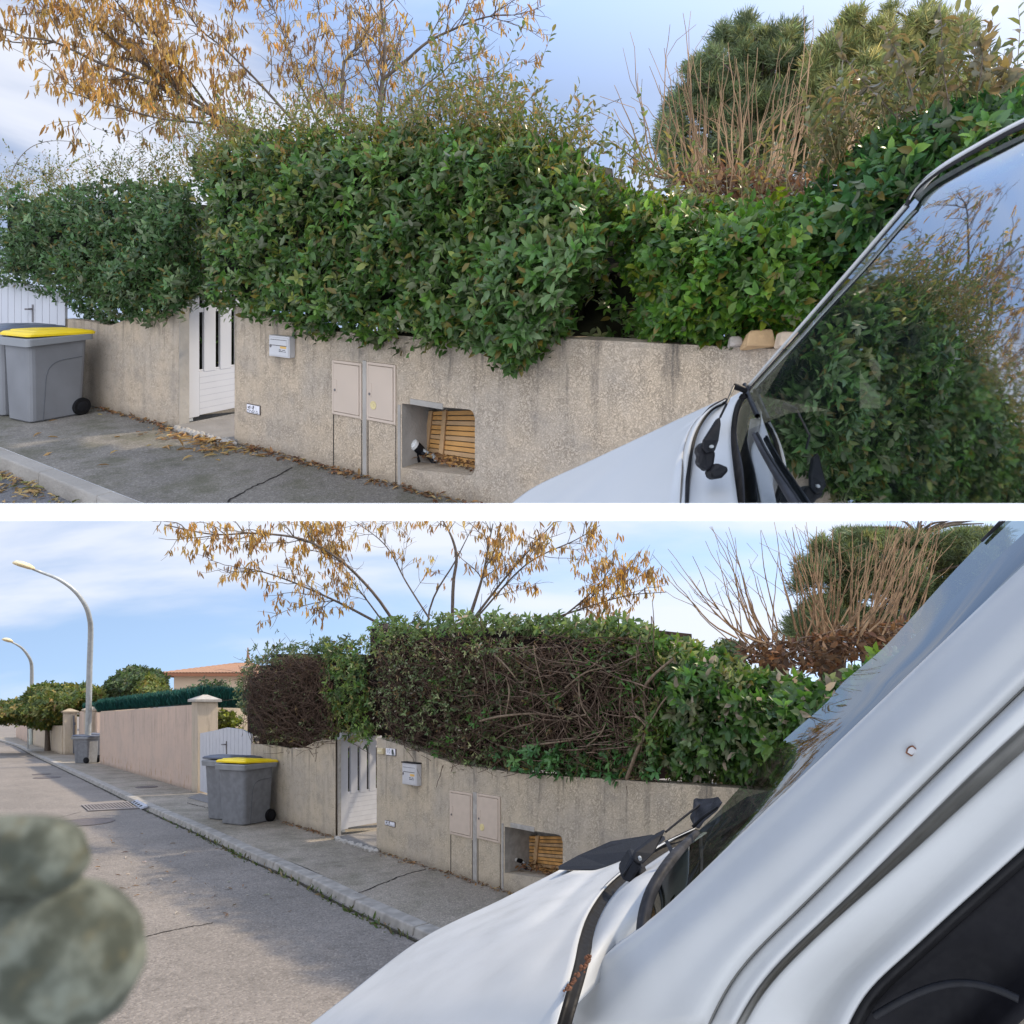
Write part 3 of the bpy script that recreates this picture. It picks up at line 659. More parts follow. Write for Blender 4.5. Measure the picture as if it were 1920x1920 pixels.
def number_tile():
    q = Lo; s1, h1 = q.wall(726, 1403); s0, h0 = q.wall(743, 1417); f = q.P; o = thing('number_tile', 'white house number tile reading 10 with a small cicada', 'house number', q.P(s0, 0, h0))
    m = MB(); m.box(f, s0-.006, s1, .001, .010, h0-.006, h1); build('backing', m, plain('tile edge', (.09, .08, .08), .6), o)
    m = MB(); m.box(f, s0+.002, s1+.003, .009, .015, h0+.002, h1+.002); p = build('tile', m, WHT, o, bevel=.0015*q.S)
    cu = bpy.data.curves.new('digits', 'FONT'); cu.body = '10'; cu.size = 1; cu.extrude = .004; to = bpy.data.objects.new('digits', cu); COL.objects.link(to)
    bpy.context.view_layer.update(); me = bpy.data.meshes.new_from_object(to.evaluated_get(bpy.context.evaluated_depsgraph_get())); bpy.data.objects.remove(to)
    hgt = (h1-h0)*.95; W_ = s1-s0
    for v in me.vertices: v.co = Vector(f(s1-.012-v.co.x*W_*.42, .0155+v.co.z*.2, h0+.022+v.co.y*hgt))
    link('digits', me, plain('blue grey figure', (.22, .25, .33), .5), p)
    m = MB()
    for (cx, cz, rx, rz, a) in ((.27, .50, .10, .05, 1.2), (.20, .42, .15, .045, 1.0), (.32, .42, .15, .045, 1.45), (.24, .74, .05, .05, 0)):
        c = (s0+W_*cx, h0+(h1-h0)*cz); R1, R2 = W_*rx*1.3, W_*rz*1.5
        m.rings([[f(c[0]+R1*math.cos(b)*math.cos(a)-R2*math.sin(b)*math.sin(a), t, c[1]+R1*math.cos(b)*math.sin(a)+R2*math.sin(b)*math.cos(a)) for b in np.linspace(0, 6.283, 11)[:-1]] for t in (.014, .0165)])
    build('cicada_emblem', m, plain('cicada green', (.10, .12, .11), .5), p)
number_tile()

# ================================================================== WATER METER AND SLATS IN EACH NICHE
def shutter(q, pl_, label):
    """pl_: pixel corners of the slatted panel: left top, left bottom, right top, right bottom"""
    t0 = -.30; A = [q.wall(u, v, t0) for u, v in pl_]; f = q.P
    def at_(x, z): a = np.array(A[1])*(1-z)+np.array(A[0])*z; b = np.array(A[3])*(1-z)+np.array(A[2])*z; return a*(1-x)+b*x
    o = thing('slatted_panel', label, 'slatted panel', q.P(A[1][0], t0, A[1][1])); n = 12
    for i in range(n):
        z0, z1 = (i+.09)/n, (i+.90)/n; m = MB(); c = []
        for x, z in ((0, z0), (1, z0), (1, z1), (0, z1)):
            p = at_(x, z); c.append(p)
        m.prism([f(p[0], t0-.015, p[1]) for p in c], [f(p[0], t0, p[1]) for p in c]); build('slat', m, WOOD if i % 3 else WOODG, o, bevel=.002*q.S)
    for x in (-.02, .26):
        m = MB(); c = [at_(x, 0), at_(x+.075, 0), at_(x+.075, 1.01), at_(x, 1.01)]; m.prism([f(p[0], t0+.001, p[1]) for p in c], [f(p[0], t0+.018, p[1]) for p in c]); build('batten', m, WOODG, o, bevel=.002*q.S)
shutter(U, [(808, 771), (795, 873), (905, 768), (905, 895)], 'wooden slatted panel leaning in the niche under the overgrown hedge')
shutter(Lo, [(986, 1567), (976, 1640), (1068, 1568), (1068, 1655)], 'wooden slatted panel leaning in the niche under the clipped hedge')
def frame_from(d):
    d = unit(np.array(d, float)); x = unit(np.cross(d, [0.2, .1, 1.])); return d, x, np.cross(d, x)
def meter(q, c, r, k, label):
    """k: pixels per original pixel relative to the climbing street"""
    t = -.13; s, h = q.wall(*c, t); P0 = q.P(s, t, h); D = float(P0[1]/q.S); px = D/F*q.S
    o = thing('water_meter', label, 'water meter', P0); d, x, y = frame_from((q.n[0]*.8-.25, q.n[1]*.8, .55)); R_ = r*px
    ring = lambda rr, z: [P0+d*z*R_+(x*math.cos(a)+y*math.sin(a))*rr*R_ for a in np.linspace(0, 6.283, 25)[:-1]]
    m = MB(); m.rings([ring(1, -.5), ring(1, .0), ring(.82, .06), ring(.80, .22), ring(.55, .26), ring(.5, .34), ring(.1, .36)]); build('cap', m, plain('white plastic cap', (.66, .67, .65), .4), o, smooth=False)
    m = MB(); m.rings([ring(.9, -.52), ring(.95, -.9), ring(.85, -1.9), ring(.6, -2.6)]); b = build('body', m, BLKP, o)
    at_ = lambda dx, dy, dd=0.: P0+np.array([dx*k*px, dd*px*k, -dy*k*px])
    m = MB(); m.tube([at_(6, 6, 10), at_(14, 14, 8), at_(26, 20, 6), at_(36, 30, 2), at_(44, 40, 0)], .35*R_, .30*R_, 10); build('pipe', m, BLKP, o)
    m = MB(); m.tube([at_(12, 4, 8), at_(22, 12, 8), at_(30, 16, 6)], .32*R_, .25*R_, 8); m.tube([at_(36, 18, 4), at_(42, 26, 4), at_(44, 32, 3)], .42*R_, .36*R_, 8); build('valve', m, MET, o)
    m = MB(); m.tube([at_(4, 12, 8), at_(8, 26, 10), at_(10, 36, 12)], .42*R_, .42*R_, 10); build('riser', m, RUB, o)
    m = MB(); m.tube([at_(-16, -8, 2), at_(-9, -4, 4), at_(-4, 0, 8)], .22*R_, .22*R_, 8); build('blue_tube', m, BLUE, o)
meter(U, (773, 833), 11.5, 1., 'water meter with white cap in the niche under the overgrown hedge')
meter(Lo, (961, 1608), 9.0, .75, 'water meter with white cap in the niche under the clipped hedge')

# ================================================================== GATES
def small_gate(q, H, E, wfac, h0, zt0, zt1, label, npale=4, dark_side=None):
    H = np.array(H); E = H+(np.array(E)-H)*wfac; w = np.linalg.norm(E-H); ex = (E-H)/w; ey = np.array([ex[1], -ex[0]])
    if ey@H > 0: ey = -ey                                           # towards the viewer
    f = lambda x, y, z: q.W(*(H+ex*x+ey*y), z)
    o = thing('pedestrian_gate', label, 'gate', f(0, 0, h0)); zt = lambda x: zt0+(zt1-zt0)*x/w; hp = h0+(zt0-h0)*.36
    m = MB(); m.box(f, -.03, .0, -.03, .03, h0-.01, zt0-.06); build('hinge_post', m, WPVC, o, bevel=.004*q.S)
    pw = w/npale
    for i in range(npale):
        a = i*pw+.0; b = a+pw*.72; z0 = h0 if i == 0 else hp; m = MB(); c = [(a, z0), (b, z0), (b, zt(b)), (a, zt(a))]
        m.prism([f(x, -.018, z) for x, z in c], [f(x, .018, z) for x, z in c]); build('pale', m, WPVC, o, bevel=.004*q.S)
    m = MB(); m.box(f, pw*.73, w-.01, -.014, .014, h0+.012, hp+.012); build('lower_panel', m, WPVC, o, bevel=.003*q.S)
    m = MB()
    for i in range(1, 7):
        z = h0+.012+(hp-h0)*i/7; m.box(f, pw*.76, w-.015, .0135, .0152, z, z+.0035)
    build('panel_groove', m, plain('groove shade', (.30, .31, .36), .6), o)
    zr = zt0-.13; m = MB(); m.box(f, pw*.5, w-.01, -.012, .012, zr-.055, zr); build('cross_rail', m, WPVC, o, bevel=.003*q.S)
    m = MB(); m.box(f, pw*.5, w-.01, -.012, .0125, hp+.014, hp+.03); build('cross_rail', m, WPVC, o, bevel=.003*q.S)
    m = MB(); m.box(f, .0, .06, -.02, .03, h0-.03, h0-.002); build('foot_hinge', m, MET, o)
    return o
small_gate(U, U.gnd(349, 785, .06), U.gnd(441, 766, .06), 1.32, .06, 1.36, 1.42, 'white slatted gate half hidden by the overgrown hedge')
small_gate(Lo, Lo.gnd(638, 1556, .09), Lo.gnd(706, 1544, .09), 1.03, .09, 1.37, 1.47, 'white gate of four slatted pales standing ajar below the clipped hedge')
def drive_gate(q, u0, u1, t, vb, arch, label, handle, nb):
    f = q.P; s0 = q.wall(u1, vb, t)[0]; s1 = q.wall(u0, vb, t)[0]; top = interp(*sorted(q.wall(u, v, t) for u, v in arch))
    o = thing('driveway_gate', label, 'gate', f(s1, t, 0)); mid = (s0+s1)/2
    for a, b in ((s0, mid-.004), (mid+.004, s1)):
        m = MB(); n = nb//2; w = (b-a)/n
        for i in range(n):
            x0, x1 = a+i*w+.007, a+(i+1)*w-.007; c = [(x0, .05), (x1, .05), (x1, top(x1)), (x0, top(x0))]
            m.prism([f(s, t-.02, h) for s, h in c], [f(s, t+.012, h) for s, h in c])
        m.box(f, a, b, t-.03, t-.004, .05, .50); m.box(f, a, b, t-.03, t-.006, .8, .9); m.box(f, a+.02, b-.02, t-.024, t-.010, .5, min(top(a), top(b))-.06)
        lf = build('gate_leaf', m, WPVC, o)
    hs, hh = q.wall(*handle, t+.05); m = MB(); m.box(f, hs-.018, hs+.018, t+.012, t+.022, hh-.14, hh+.10); m.tube([f(hs, t+.022, hh+.04), f(hs, t+.06, hh+.04), f(hs+.11, t+.065, hh+.035)], .012*q.S, None, 8); build('handle', m, LOCK, lf)
drive_gate(Lo, 376, 472, -.10, 1484, [(376, 1375), (402, 1370), (426, 1364), (454, 1367), (471, 1377)], 'white driveway gate with an arched top beside the pink wall', (421, 1400), 14)
drive_gate(U, -70, 124, -.10, 640, [(-70, 540), (-40, 532), (32, 530), (80, 538), (124, 552)], 'white driveway gate at the edge, behind the yellow-lidded bin under overgrown leaves', (56, 585), 16)

# ================================================================== BINS
def rrect(x0, x1, y0, y1, r, n=4):
    out = []
    for cx, cy, a0 in ((x1-r, y1-r, 0), (x0+r, y1-r, 90), (x0+r, y0+r, 180), (x1-r, y0+r, 270)):
        for i in range(n): a = R(a0+90*i/(n-1)); out.append((cx+r*math.cos(a), cy+r*math.sin(a)))
    return out
def bin_(q, C, ea, label, lid, group, H=.93, d=.52, w=.47, flip=False):
    """C: corner of the base at the front of the side that faces the viewer; ea: from front to back"""
    C = np.array(C); ea = np.array(ea)/np.linalg.norm(ea); eb = np.array([-ea[1], ea[0]])
    f = lambda a, b, h: q.W(*(C+ea*a+eb*b), h); o = thing('wheeled_bin', label, 'bin', f(0, 0, 0), group); IN = .035
    def sec(h, gr=0., n=4):
        k = h/H; i = -IN*k+.0; return [f(a, b, h) for a, b in rrect(i-gr, d-i+gr, i-gr, w-i+gr, .055, n)]
    m = MB(); m.rings([sec(.0, -.02), sec(.02), sec(.3), sec(.6), sec(H*.90)]); build('body', m, BING, o, smooth=False)
    m = MB(); ring0 = []
    base = rrect(-IN-.035, d+IN+.05, -IN-.03, w+IN+.03, .05, 5); npt = len(base)
    def rim(h, wav, gr): return [f(a+(gr if a > d/2 else -gr), b+(gr if b > w/2 else -gr), h+wav*math.sin(a*24)*.010) for a, b in base]
    m.rings([rim(H*.885, 1, -.02), rim(H*.875, 1, 0), rim(H*.94, 0, .004), rim(H*.955, 0, -.004)]); build('rim', m, BINR, o)
    m = MB(); L0 = rrect(-IN-.03, d+IN+.085, -IN-.026, w+IN+.026, .06, 5); cx, cy = d/2, w/2
    def lr(k, h): return [f(cx+(a-cx)*k, cy+(b-cy)*k, h+.02*(a/d-.5)*-1) for a, b in L0]
    m.rings([lr(1.0, H*.962), lr(1.01, H*.985), lr(.94, H*1.005), lr(.80, H*1.012), lr(.76, H*1.022), lr(.3, H*1.03)]); ld = build('lid', m, lid, o, bevel=0)
    m = MB(); m.tube([f(d+IN+.07, b, H*.962) for b in (-.02, w*.5, w+.02)], .017*q.S, None, 8); build('hinge_bar', m, RUB, ld)
    for b in (-.035, w+.0):
        m = MB(); c = (d-.03, .095)
        m.rings([[f(c[0]+r*math.cos(a), b+y, c[1]+r*math.sin(a)) for a in np.linspace(0, 6.283, 25)[:-1]] for r, y in ((.06, -.004), (.09, -.004), (.097, .006), (.097, .032), (.09, .042), (.05, .042))]); wh = build('wheel', m, RUB, o)
        m = MB(); m.rings([[f(c[0]+r*math.cos(a), b+y, c[1]+r*math.sin(a)) for a in np.linspace(0, 6.283, 17)[:-1]] for r, y in ((.058, -.003), (.055, -.008), (.02, -.012))]); build('hub', m, BLKP, wh)
    pts = [(d*.22, .01), (d*.245, .3), (d*.27, .50), (d*.36, .60), (d*.55, .64), (d*.95, .655)]
    sp = spline([(a, h, 0) for a, h in pts], 24); m = MB(); m.tube([f(a, -IN*h/H*-1*-1-.001, h) for a, h, _ in sp], .0045*q.S, None, 6); build('side_rib', m, plain('bin groove', (.085, .09, .10), .6), o)
    return o
c0 = U.gnd(58, 795); c1 = U.gnd(138, 780); bin_(U, c0, c1-c0, 'grey wheeled bin with yellow lid under the overgrown hedge, at the picture edge', YEL, 'bins by the driveway gates', H=.95, d=.55)
ev = (c1-c0)/np.linalg.norm(c1-c0); bin_(U, c0+np.array([-ev[1], ev[0]])*.62+ev*.03, c1-c0, 'dark-lidded bin mostly hidden behind the yellow-lidded bin under overgrown leaves', BLID, 'bins by the driveway gates', H=.97, d=.55)
c0 = Lo.gnd(458, 1549); c1 = Lo.gnd(503, 1540.5); bin_(Lo, c0, c1-c0, 'grey wheeled bin with yellow lid in front of the dipped wall', YEL, 'bins by the driveway gates', H=.93, d=.52)
ev = (c1-c0)/np.linalg.norm(c1-c0); c2 = Lo.gnd(430, 1539.5); bin_(Lo, c2, c1-c0, 'grey wheeled bin with dark grey lid beside the white arched gate', BLID, 'bins by the driveway gates', H=.95, d=.52)
c0 = Lo.gnd(139, 1431); c1 = Lo.gnd(162, 1431.5); bin_(Lo, c0, c1-c0, 'distant grey bin with dark lid standing beside the lamp post', BLID, 'bins down the street', H=.86, d=.50, w=.4)
c0 = Lo.gnd(172, 1427); bin_(Lo, c0, (1, .45), 'dark bin tucked between the lamp post and the pink wall', BLID, 'bins down the street', H=.88, d=.25, w=.5)

# ================================================================== FALLING STREET: WALLS, FENCES, HOUSES
def top_h(q, XD, v): return q.he-(v-q.yh)/F*XD[1]
def wall_between(q, A, B, hA, hB, mat, parent=None, name='garden_wall', thick=.22, base=-.15, **k):
    A, B = np.array(A), np.array(B); L_ = np.linalg.norm(B-A); e = (B-A)/L_; nn = np.array([e[1], -e[0]])
    if nn@A < 0: nn = -nn
    m = MB(); f = lambda x, y, h: q.W(*(A+e*x+nn*y), h); n = 8; xs = np.linspace(0, L_, n+1)
    for a, b in zip(xs[:-1], xs[1:]):
        ha, hb = hA+(hB-hA)*a/L_, hA+(hB-hA)*b/L_
        m.add([f(a, 0, base), f(b, 0, base), f(b, 0, hb), f(a, 0, ha)], [(0, 1, 2, 3)], [(a, base), (b, base), (b, hb), (a, ha)])
        m.add([f(a, 0, ha), f(b, 0, hb), f(b, thick, hb), f(a, thick, ha)], [(0, 1, 2, 3)], [(a, ha), (b, hb), (b, hb-.1), (a, ha-.1)])
        m.add([f(a, thick, base), f(b, thick, base), f(b, thick, hb), f(a, thick, ha)], [(0, 1, 2, 3)], [(a, base), (b, base), (b, hb), (a, ha)])
    for x, h in ((0, hA), (L_, hB)): m.add([f(x, 0, base), f(x, thick, base), f(x, thick, h), f(x, 0, h)], [(0, 1, 2, 3)], [(x, base), (x+.2, base), (x+.2, h), (x, h)])
    return build(name, m, mat, parent, fix=False, **k), f
q = Lo
A = q.gnd(368, 1484.5); B = q.gnd(187, 1431); hA, hB = top_h(q, A, 1321), top_h(q, B, 1335)
w, fP = wall_between(q, A, B, hA, hB, PINK); tag(w, 'long pink rendered wall below the green brush fence', 'wall')
def pillar(C, w, h, label, cap=True, mat=CREAM, capm=CONC):
    C = np.array(C); e = -q.n; a = q.a; f = lambda x, y, z: q.W(*(C+a*x+e*y), z); o = thing('wall_pillar', label, 'pillar', f(0, 0, 0), 'capped pillars along the walls')
    m = MB(); uvb = m.box(f, -w/2, w/2, -.03, w-.03, -.15, h); build('shaft', m, mat, o, bevel=.01*q.S)
    if cap:
        m = MB(); g = .06; b0 = [(-w/2-g, -.03-g), (w/2+g, -.03-g), (w/2+g, w-.03+g), (-w/2-g, w-.03+g)]; mid = (0, w/2-.03)
        m.rings([[f(x, y, h+.002) for x, y in b0], [f(x, y, h+.05) for x, y in b0], [f(mid[0]+(x-mid[0])*.15, mid[1]+(y-mid[1])*.15, h+.15) for x, y in b0]]); build('cap', m, capm, o)
pillar(q.gnd(373, 1487)+q.a*.2, .40, top_h(q, q.gnd(373, 1487), 1316), 'cream pillar with pointed concrete cap at the end of the pink wall')
B2 = B+(B-A)/np.linalg.norm(B-A)*.6
A3 = q.gnd(166, 1424); A3 = np.array([(166-960)/F*23.6, 23.6]); C3 = np.array([(134-960)/F*26.5, 26.5])
w, _ = wall_between(q, A3-q.n*.25, C3-q.n*.25, top_h(q, A3, 1336), top_h(q, C3, 1334), PINK); tag(w, 'shorter pink wall beyond the lamp post, beside the dark gate', 'wall')
pillar(np.array([(161-960)/F*24, 24]), .38, top_h(q, (0, 24), 1333), 'cream pillar half hidden behind the near lamp post', True, CREAM, CREAM)
pillar(np.array([(121-960)/F*26.6, 26.6]), .40, top_h(q, (0, 26.6), 1336), 'cream pillar at the far side of the dark gate', True, CREAM, CREAM)
pt = np.array([(128-960)/F*26.8, 26.8]); gt = MB(); f = lambda s, t, h: q.W(*(pt+q.a*s-q.n*(t+.1)), h)
for i in range(9): gt.box(f, -.55+i*.12, -.44+i*.12, 0, .03, .05, 1.45)
gt.box(f, -.55, .55, .03, .06, .2, .3); gt.box(f, -.55, .55, .03, .06, 1.1, 1.2); tag(build('garden_gate', gt, BLID), 'narrow dark grey gate between the far pillars', 'gate')
D5, D6 = np.array([(116-960)/F*26.7, 26.7]), np.array([(60-960)/F*34.5, 34.5])
w, _ = wall_between(q, D5, D6, top_h(q, D5, 1361), top_h(q, D6, 1359), CREAM); tag(w, 'low cream wall under the bushy green hedge far down the street', 'wall')
D7 = np.array([(30-960)/F*43, 43]); w, _ = wall_between(q, D6+q.a*.3, D7, top_h(q, D6, 1356), top_h(q, D7, 1362), PINK); tag(w, 'farthest pink wall at the end of the street', 'wall')
o = thing('railing', 'dark railing on the farthest pink wall', 'railing', q.W(*D6, 1))
m = MB(); e67 = (D7-D6)/np.linalg.norm(D7-D6)
for i in range(40):
    p = D6+e67*(.5+i*.23); hb = top_h(q, p, 1360); m.box(lambda x, y, z: q.W(*(p+e67*x-q.n*y), z), 0, .10, 0, .04, hb, hb+.42)
build('bars', m, IRON, o)
# green brush screen on the pink wall
def brush(name, label, P0_, P1_, hb0, hb1, ht0, ht1, n):
    o = thing(name, label, 'brush fence', q.W(*P0_, hb0)); P0_, P1_ = np.array(P0_), np.array(P1_); e = unit(P1_-P0_); nn = np.array([e[1], -e[0]])
    if nn@P0_ < 0: nn = -nn
    m = MB(); N_ = 60; G = []
    for y in (0, .06):
        pass
    fr = []; bk = []
    x = np.linspace(0, 1, N_)
    for z in (0, 1):
        fr.append([q.W(*(P0_+(P1_-P0_)*a), (hb0+(hb1-hb0)*a)*(1-z)+(ht0+(ht1-ht0)*a-.08)*z) for a in x]); bk.append([q.W(*(P0_+(P1_-P0_)*a+nn*.07), (hb0+(hb1-hb0)*a)*(1-z)+(ht0+(ht1-ht0)*a-.08)*z) for a in x])
    m.grid(fr); m.grid(bk); m.grid([fr[1], bk[1]]); build('backing', m, plain('brush backing', (.008, .035, .03), .9), o)
    a = rng.random(n); z = rng.random(n)**.8; P = P0_+(P1_-P0_)*a[:, None]-nn*rng.uniform(.0, .04, n)[:, None]; hb = hb0+(hb1-hb0)*a; ht = ht0+(ht1-ht0)*a
    h = hb+(ht-hb-.17)*z; pos = np.stack([P[:, 0], P[:, 1], q.k*P[:, 1]+h-q.he], 1)*q.S; ax = np.array([0, 0, 1.])+rng.normal(0, .22, (n, 3)); nr = np.array([-nn[0], -nn[1], .2])+rng.normal(0, .4, (n, 3)); L = rng.uniform(.10, .22, n)*q.S
    link('bristles', leaves_mesh('bristles', pos, ax, nr, L, L*.10, palette(n, [((.010, .075, .06), 4), ((.014, .10, .08), 2), ((.008, .05, .045), 3)])), HEATH, o)
wl = unit(B-A)
p0, p1 = A-q.n*.13+wl*.2, np.array([(179-960)/F*22.6, 22.6])-q.n*.1
brush('brush_fence', 'dark green artificial brush fence on top of the pink wall', p0, p1, top_h(q, p0, 1320), top_h(q, p1, 1334), top_h(q, p0, 1287), top_h(q, p1, 1311), 9000)
p2, p3 = np.array([(375-960)/F*14.6, 14.6]), np.array([(470-960)/F*15.6, 15.6])
brush('brush_fence', 'ragged green brush fence behind the pillar, below the house', p2, p3, top_h(q, p2, 1326), top_h(q, p3, 1328), top_h(q, p2, 1283), top_h(q, p3, 1292), 3500)
p4, p5 = np.array([(166-960)/F*23.8, 23.8])-q.n*.3, np.array([(141-960)/F*26, 26])-q.n*.3
brush('brush_fence', 'short dark green brush fence beyond the lamp post', p4, p5, top_h(q, p4, 1336), top_h(q, p5, 1336), top_h(q, p4, 1316), top_h(q, p5, 1317), 1500)
g0, g1 = np.array([(396-960)/F*15.4, 15.4]), np.array([(475-960)/F*16.4, 16.4])
w, _ = wall_between(q, g0, g1, top_h(q, g0, 1323), top_h(q, g1, 1327), CREAM); tag(w, 'cream garden wall behind the arched driveway gate', 'wall')
# house beyond the fence
def house(label, D, u0, u1, uc, vE, vR, vB, chim=None, dep=9.):
    X0, X1, Xc = [(u-960)/F*D for u in (u0, u1, uc)]; o = thing('house', label, 'house', q.W(Xc, D, 0)); he_, hr = top_h(q, (0, D-.5), vE), top_h(q, (0, D+dep/2), vR); hb = top_h(q, (0, D), vB)-1.5
    f = lambda x, y, z: q.W(x, D+y, z)
    m = MB(); m.box(f, Xc, X1, 0, dep, hb, he_-.02); build('walls', m, plain('cream house render', (.62, .50, .38), .9, .2, .06, .3), o)
    m = MB(); ov = .5; y0 = -ov; c = [(Xc-ov, y0), (X1+ov, y0), (X1+ov, dep+ov), (Xc-ov, dep+ov)]; xm = (Xc+X1)/2; hl = (X1-Xc)/2*.72
    rows = 26; n = 60; G = []
    for i in range(rows+1):
        k = i/rows; G.append([f(Xc-ov+(X1-Xc+2*ov)*j/n*(1-k)+((xm-hl*.35)+(hl*.7)*j/n-0)*k-(0 if True else 0)-0*k if False else (Xc-ov+(X1-Xc+2*ov)*j/n)*(1-k)+(xm-hl*.35+hl*.7*j/n)*k, y0+(dep/2+ov)*k, he_+(hr-he_)*k+.05*abs(math.sin(j*math.pi/2+.4))+.02*(i % 2)) for j in range(n+1)])
    m.grid(G)
    m.add([f(Xc-ov, y0, he_), f(xm-hl*.35, dep/2, hr), f(Xc-ov, dep+ov, he_)], [(0, 1, 2)]); m.add([f(X1+ov, y0, he_), f(xm+hl*.35, dep/2, hr), f(X1+ov, dep+ov, he_)], [(0, 1, 2)]); m.add([f(Xc-ov, dep+ov, he_), f(X1+ov, dep+ov, he_), f(xm+hl*.35, dep/2, hr), f(xm-hl*.35, dep/2, hr)], [(0, 1, 2, 3)])
    r = build('roof', m, TILE, o)
    m = MB(); m.box(f, Xc-ov-.05, X1+ov+.05, y0-.08, y0+.06, he_-.16, he_-.01); m.box(f, Xc-ov-.05, Xc-ov+.08, y0+.07, dep, he_-.16, he_-.01); build('eaves', m, plain('eaves brown', (.30, .13, .07), .8), o)
    if chim:
        uc0, uc1, v0, v1 = chim; x0, x1 = (uc0-960)/F*D, (uc1-960)/F*D; h1 = top_h(q, (0, D), v0); m = MB(); m.box(f, x0, x1, 1.6, 1.6+(x1-x0), he_, h1-.25); ch = build('chimney', m, plain('chimney render', (.60, .52, .44), .9), r)
        m = MB(); m.box(f, x0-.08, x1+.08, 1.5, 1.7+(x1-x0), h1-.07, h1); [m.box(f, x, x+.12, y, y+.12, h1-.25, h1-.07) for x in (x0, x1-.12) for y in (1.6, 1.48+(x1-x0))]; build('chimney_cap', m, CONC, ch)
        m = MB(); fx = (403-960)/F*D; m.tube([f(fx, dep/2, hr), f(fx, dep/2, hr+.3), f(fx, dep/2, hr+.9)], .14*q.S, .03*q.S, 8); build('finial', m, TILE, r)
house('cream house with hipped terracotta roof and chimney beyond the green fence', 36., 305, 470, 326, 1262, 1244, 1310, (433, 442, 1246, 1270))
house('far house showing only a sliver of pale roof behind the bushes', 60., 168, 215, 168, 1294, 1287, 1320, None, 6.)
# street lamps
def lamp(label, base, pole, head, D0, D1, r):
    o = thing('street_lamp', label, 'street lamp', q.W(*q.gnd(*base), 0), 'street lamps along the kerb'); n = len(pole)
    P = [q.px(u, v, D0+(D1-D0)*max(0, (i-1)/(n-2))) for i, (u, v) in enumerate(pole)]; sp = spline(P[1:], 40); pts = np.vstack([[P[0]*.5+P[1]*.5-(P[1]-P[0])*.5], sp]); m = MB()
    m.tube(np.vstack([np.array(P[0])[None], sp]), r*q.S, r*.42*q.S, 10); build('pole', m, MET, o, smooth=True)
    m = MB(); m.tube([np.array(P[0]), np.array(P[0])+np.array([0, 0, .9*q.S])], r*1.12*q.S, r*1.08*q.S, 8); build('base_sleeve', m, plain('painted base', (.42, .46, .43), .5), o)
    m = MB(); h0, h1 = [q.px(u, v, D1-.4*i) for i, (u, v) in enumerate(head)]; ax = h1-h0; L_ = np.linalg.norm(ax); ax /= L_; up = np.array([0, 0, 1.])-ax*ax[2]; sd = np.cross(ax, up); Rg = []
    for k, wv, hv in ((-.05, .04, .03), (.05, .10, .08), (.3, .17, .12), (.7, .19, .13), (1., .15, .09), (1.1, .06, .03)): Rg.append([h0+ax*L_*k+(sd*wv*math.cos(a)+up*(hv*math.sin(a) if math.sin(a) > 0 else hv*.45*math.sin(a)))*q.S for a in np.linspace(0, 6.283, 13)[:-1]])
    m.rings(Rg); build('lamp_head', m, LAMPH, o, smooth=True)
lamp('near curved street lamp with cream head, standing beside the grey bins', (165, 1431), [(164, 1431), (168, 1250), (170, 1185), (168, 1160), (160, 1135), (140, 1108), (110, 1086), (75, 1072), (62, 1067)], [(63, 1067), (28, 1056)], 22.4, 20.8, .085)
lamp('far curved street lamp behind the bushes', (59, 1396), [(58, 1396), (59.5, 1290), (59.5, 1252), (57, 1238), (51, 1227), (42, 1216), (32, 1209), (22, 1204)], [(22, 1204), (8, 1199)], 34.2, 32.8, .085)
s_ = thing('street_sign', 'small blue and white street sign in front of the far bushes', 'sign', q.px(50, 1332, 30)); m = MB(); a, b, c, d = [q.px(u, v, 30) for u, v in ((47, 1329), (58, 1329), (58, 1340), (47, 1340))]; off = np.array([0, .09, 0])
m.prism([a, b, c, d], [x+off for x in (a, b, c, d)]); pn = build('panel', m, plain('sign white', (.65, .72, .8), .5), s_)
m = MB(); a, b, c, d = [q.px(u, v, 29.98) for u, v in ((50, 1330.5), (57, 1330.5), (57, 1336), (50, 1336))]; m.prism([a, b, c, d], [x+off*.1 for x in (a, b, c, d)]); build('pictogram', m, plain('sign blue', (.10, .28, .55), .5), pn)
m = MB(); m.tube([q.px(52.5, 1331, 30.1), q.W(*[(52.5-960)/F*30.1, 30.1], 0)], .03*q.S, None, 8); build('post', m, MET, s_)
# drains, manhole covers
def bil(c, x, y): c = [np.array(p) for p in c]; return (c[0]*(1-x)+c[1]*x)*(1-y)+(c[3]*(1-x)+c[2]*x)*y
c4 = [q.gnd(u, v, -.07) for u, v in ((152, 1511), (240, 1504), (260, 1517), (165, 1522))]
o = thing('storm_drain', 'iron storm drain grate in the road by the kerb inlet', 'drain', q.W(*c4[0], -.06))
m = MB(); m.add([q.W(*p, -.066) for p in c4], [(0, 1, 2, 3)]); build('pit', m, CRACK, o)
m = MB()
for i in range(15):
    x0, x1 = (i+.2)/15, (i+.72)/15; m.prism([q.W(*bil(c4, x, y), -.065) for x, y in ((x0, .02), (x1, .02), (x1, .98), (x0, .98))], [q.W(*bil(c4, x, y), -.050) for x, y in ((x0, .02), (x1, .02), (x1, .98), (x0, .98))])
for y0, y1 in ((0, .09), (.91, 1.)): m.prism([q.W(*bil(c4, x, y), -.0655) for x, y in ((0, y0), (1, y0), (1, y1), (0, y1))], [q.W(*bil(c4, x, y), -.048) for x, y in ((0, y0), (1, y0), (1, y1), (0, y1))])
build('grate', m, plain('drain iron', (.20, .18, .17), .7, .4), o)
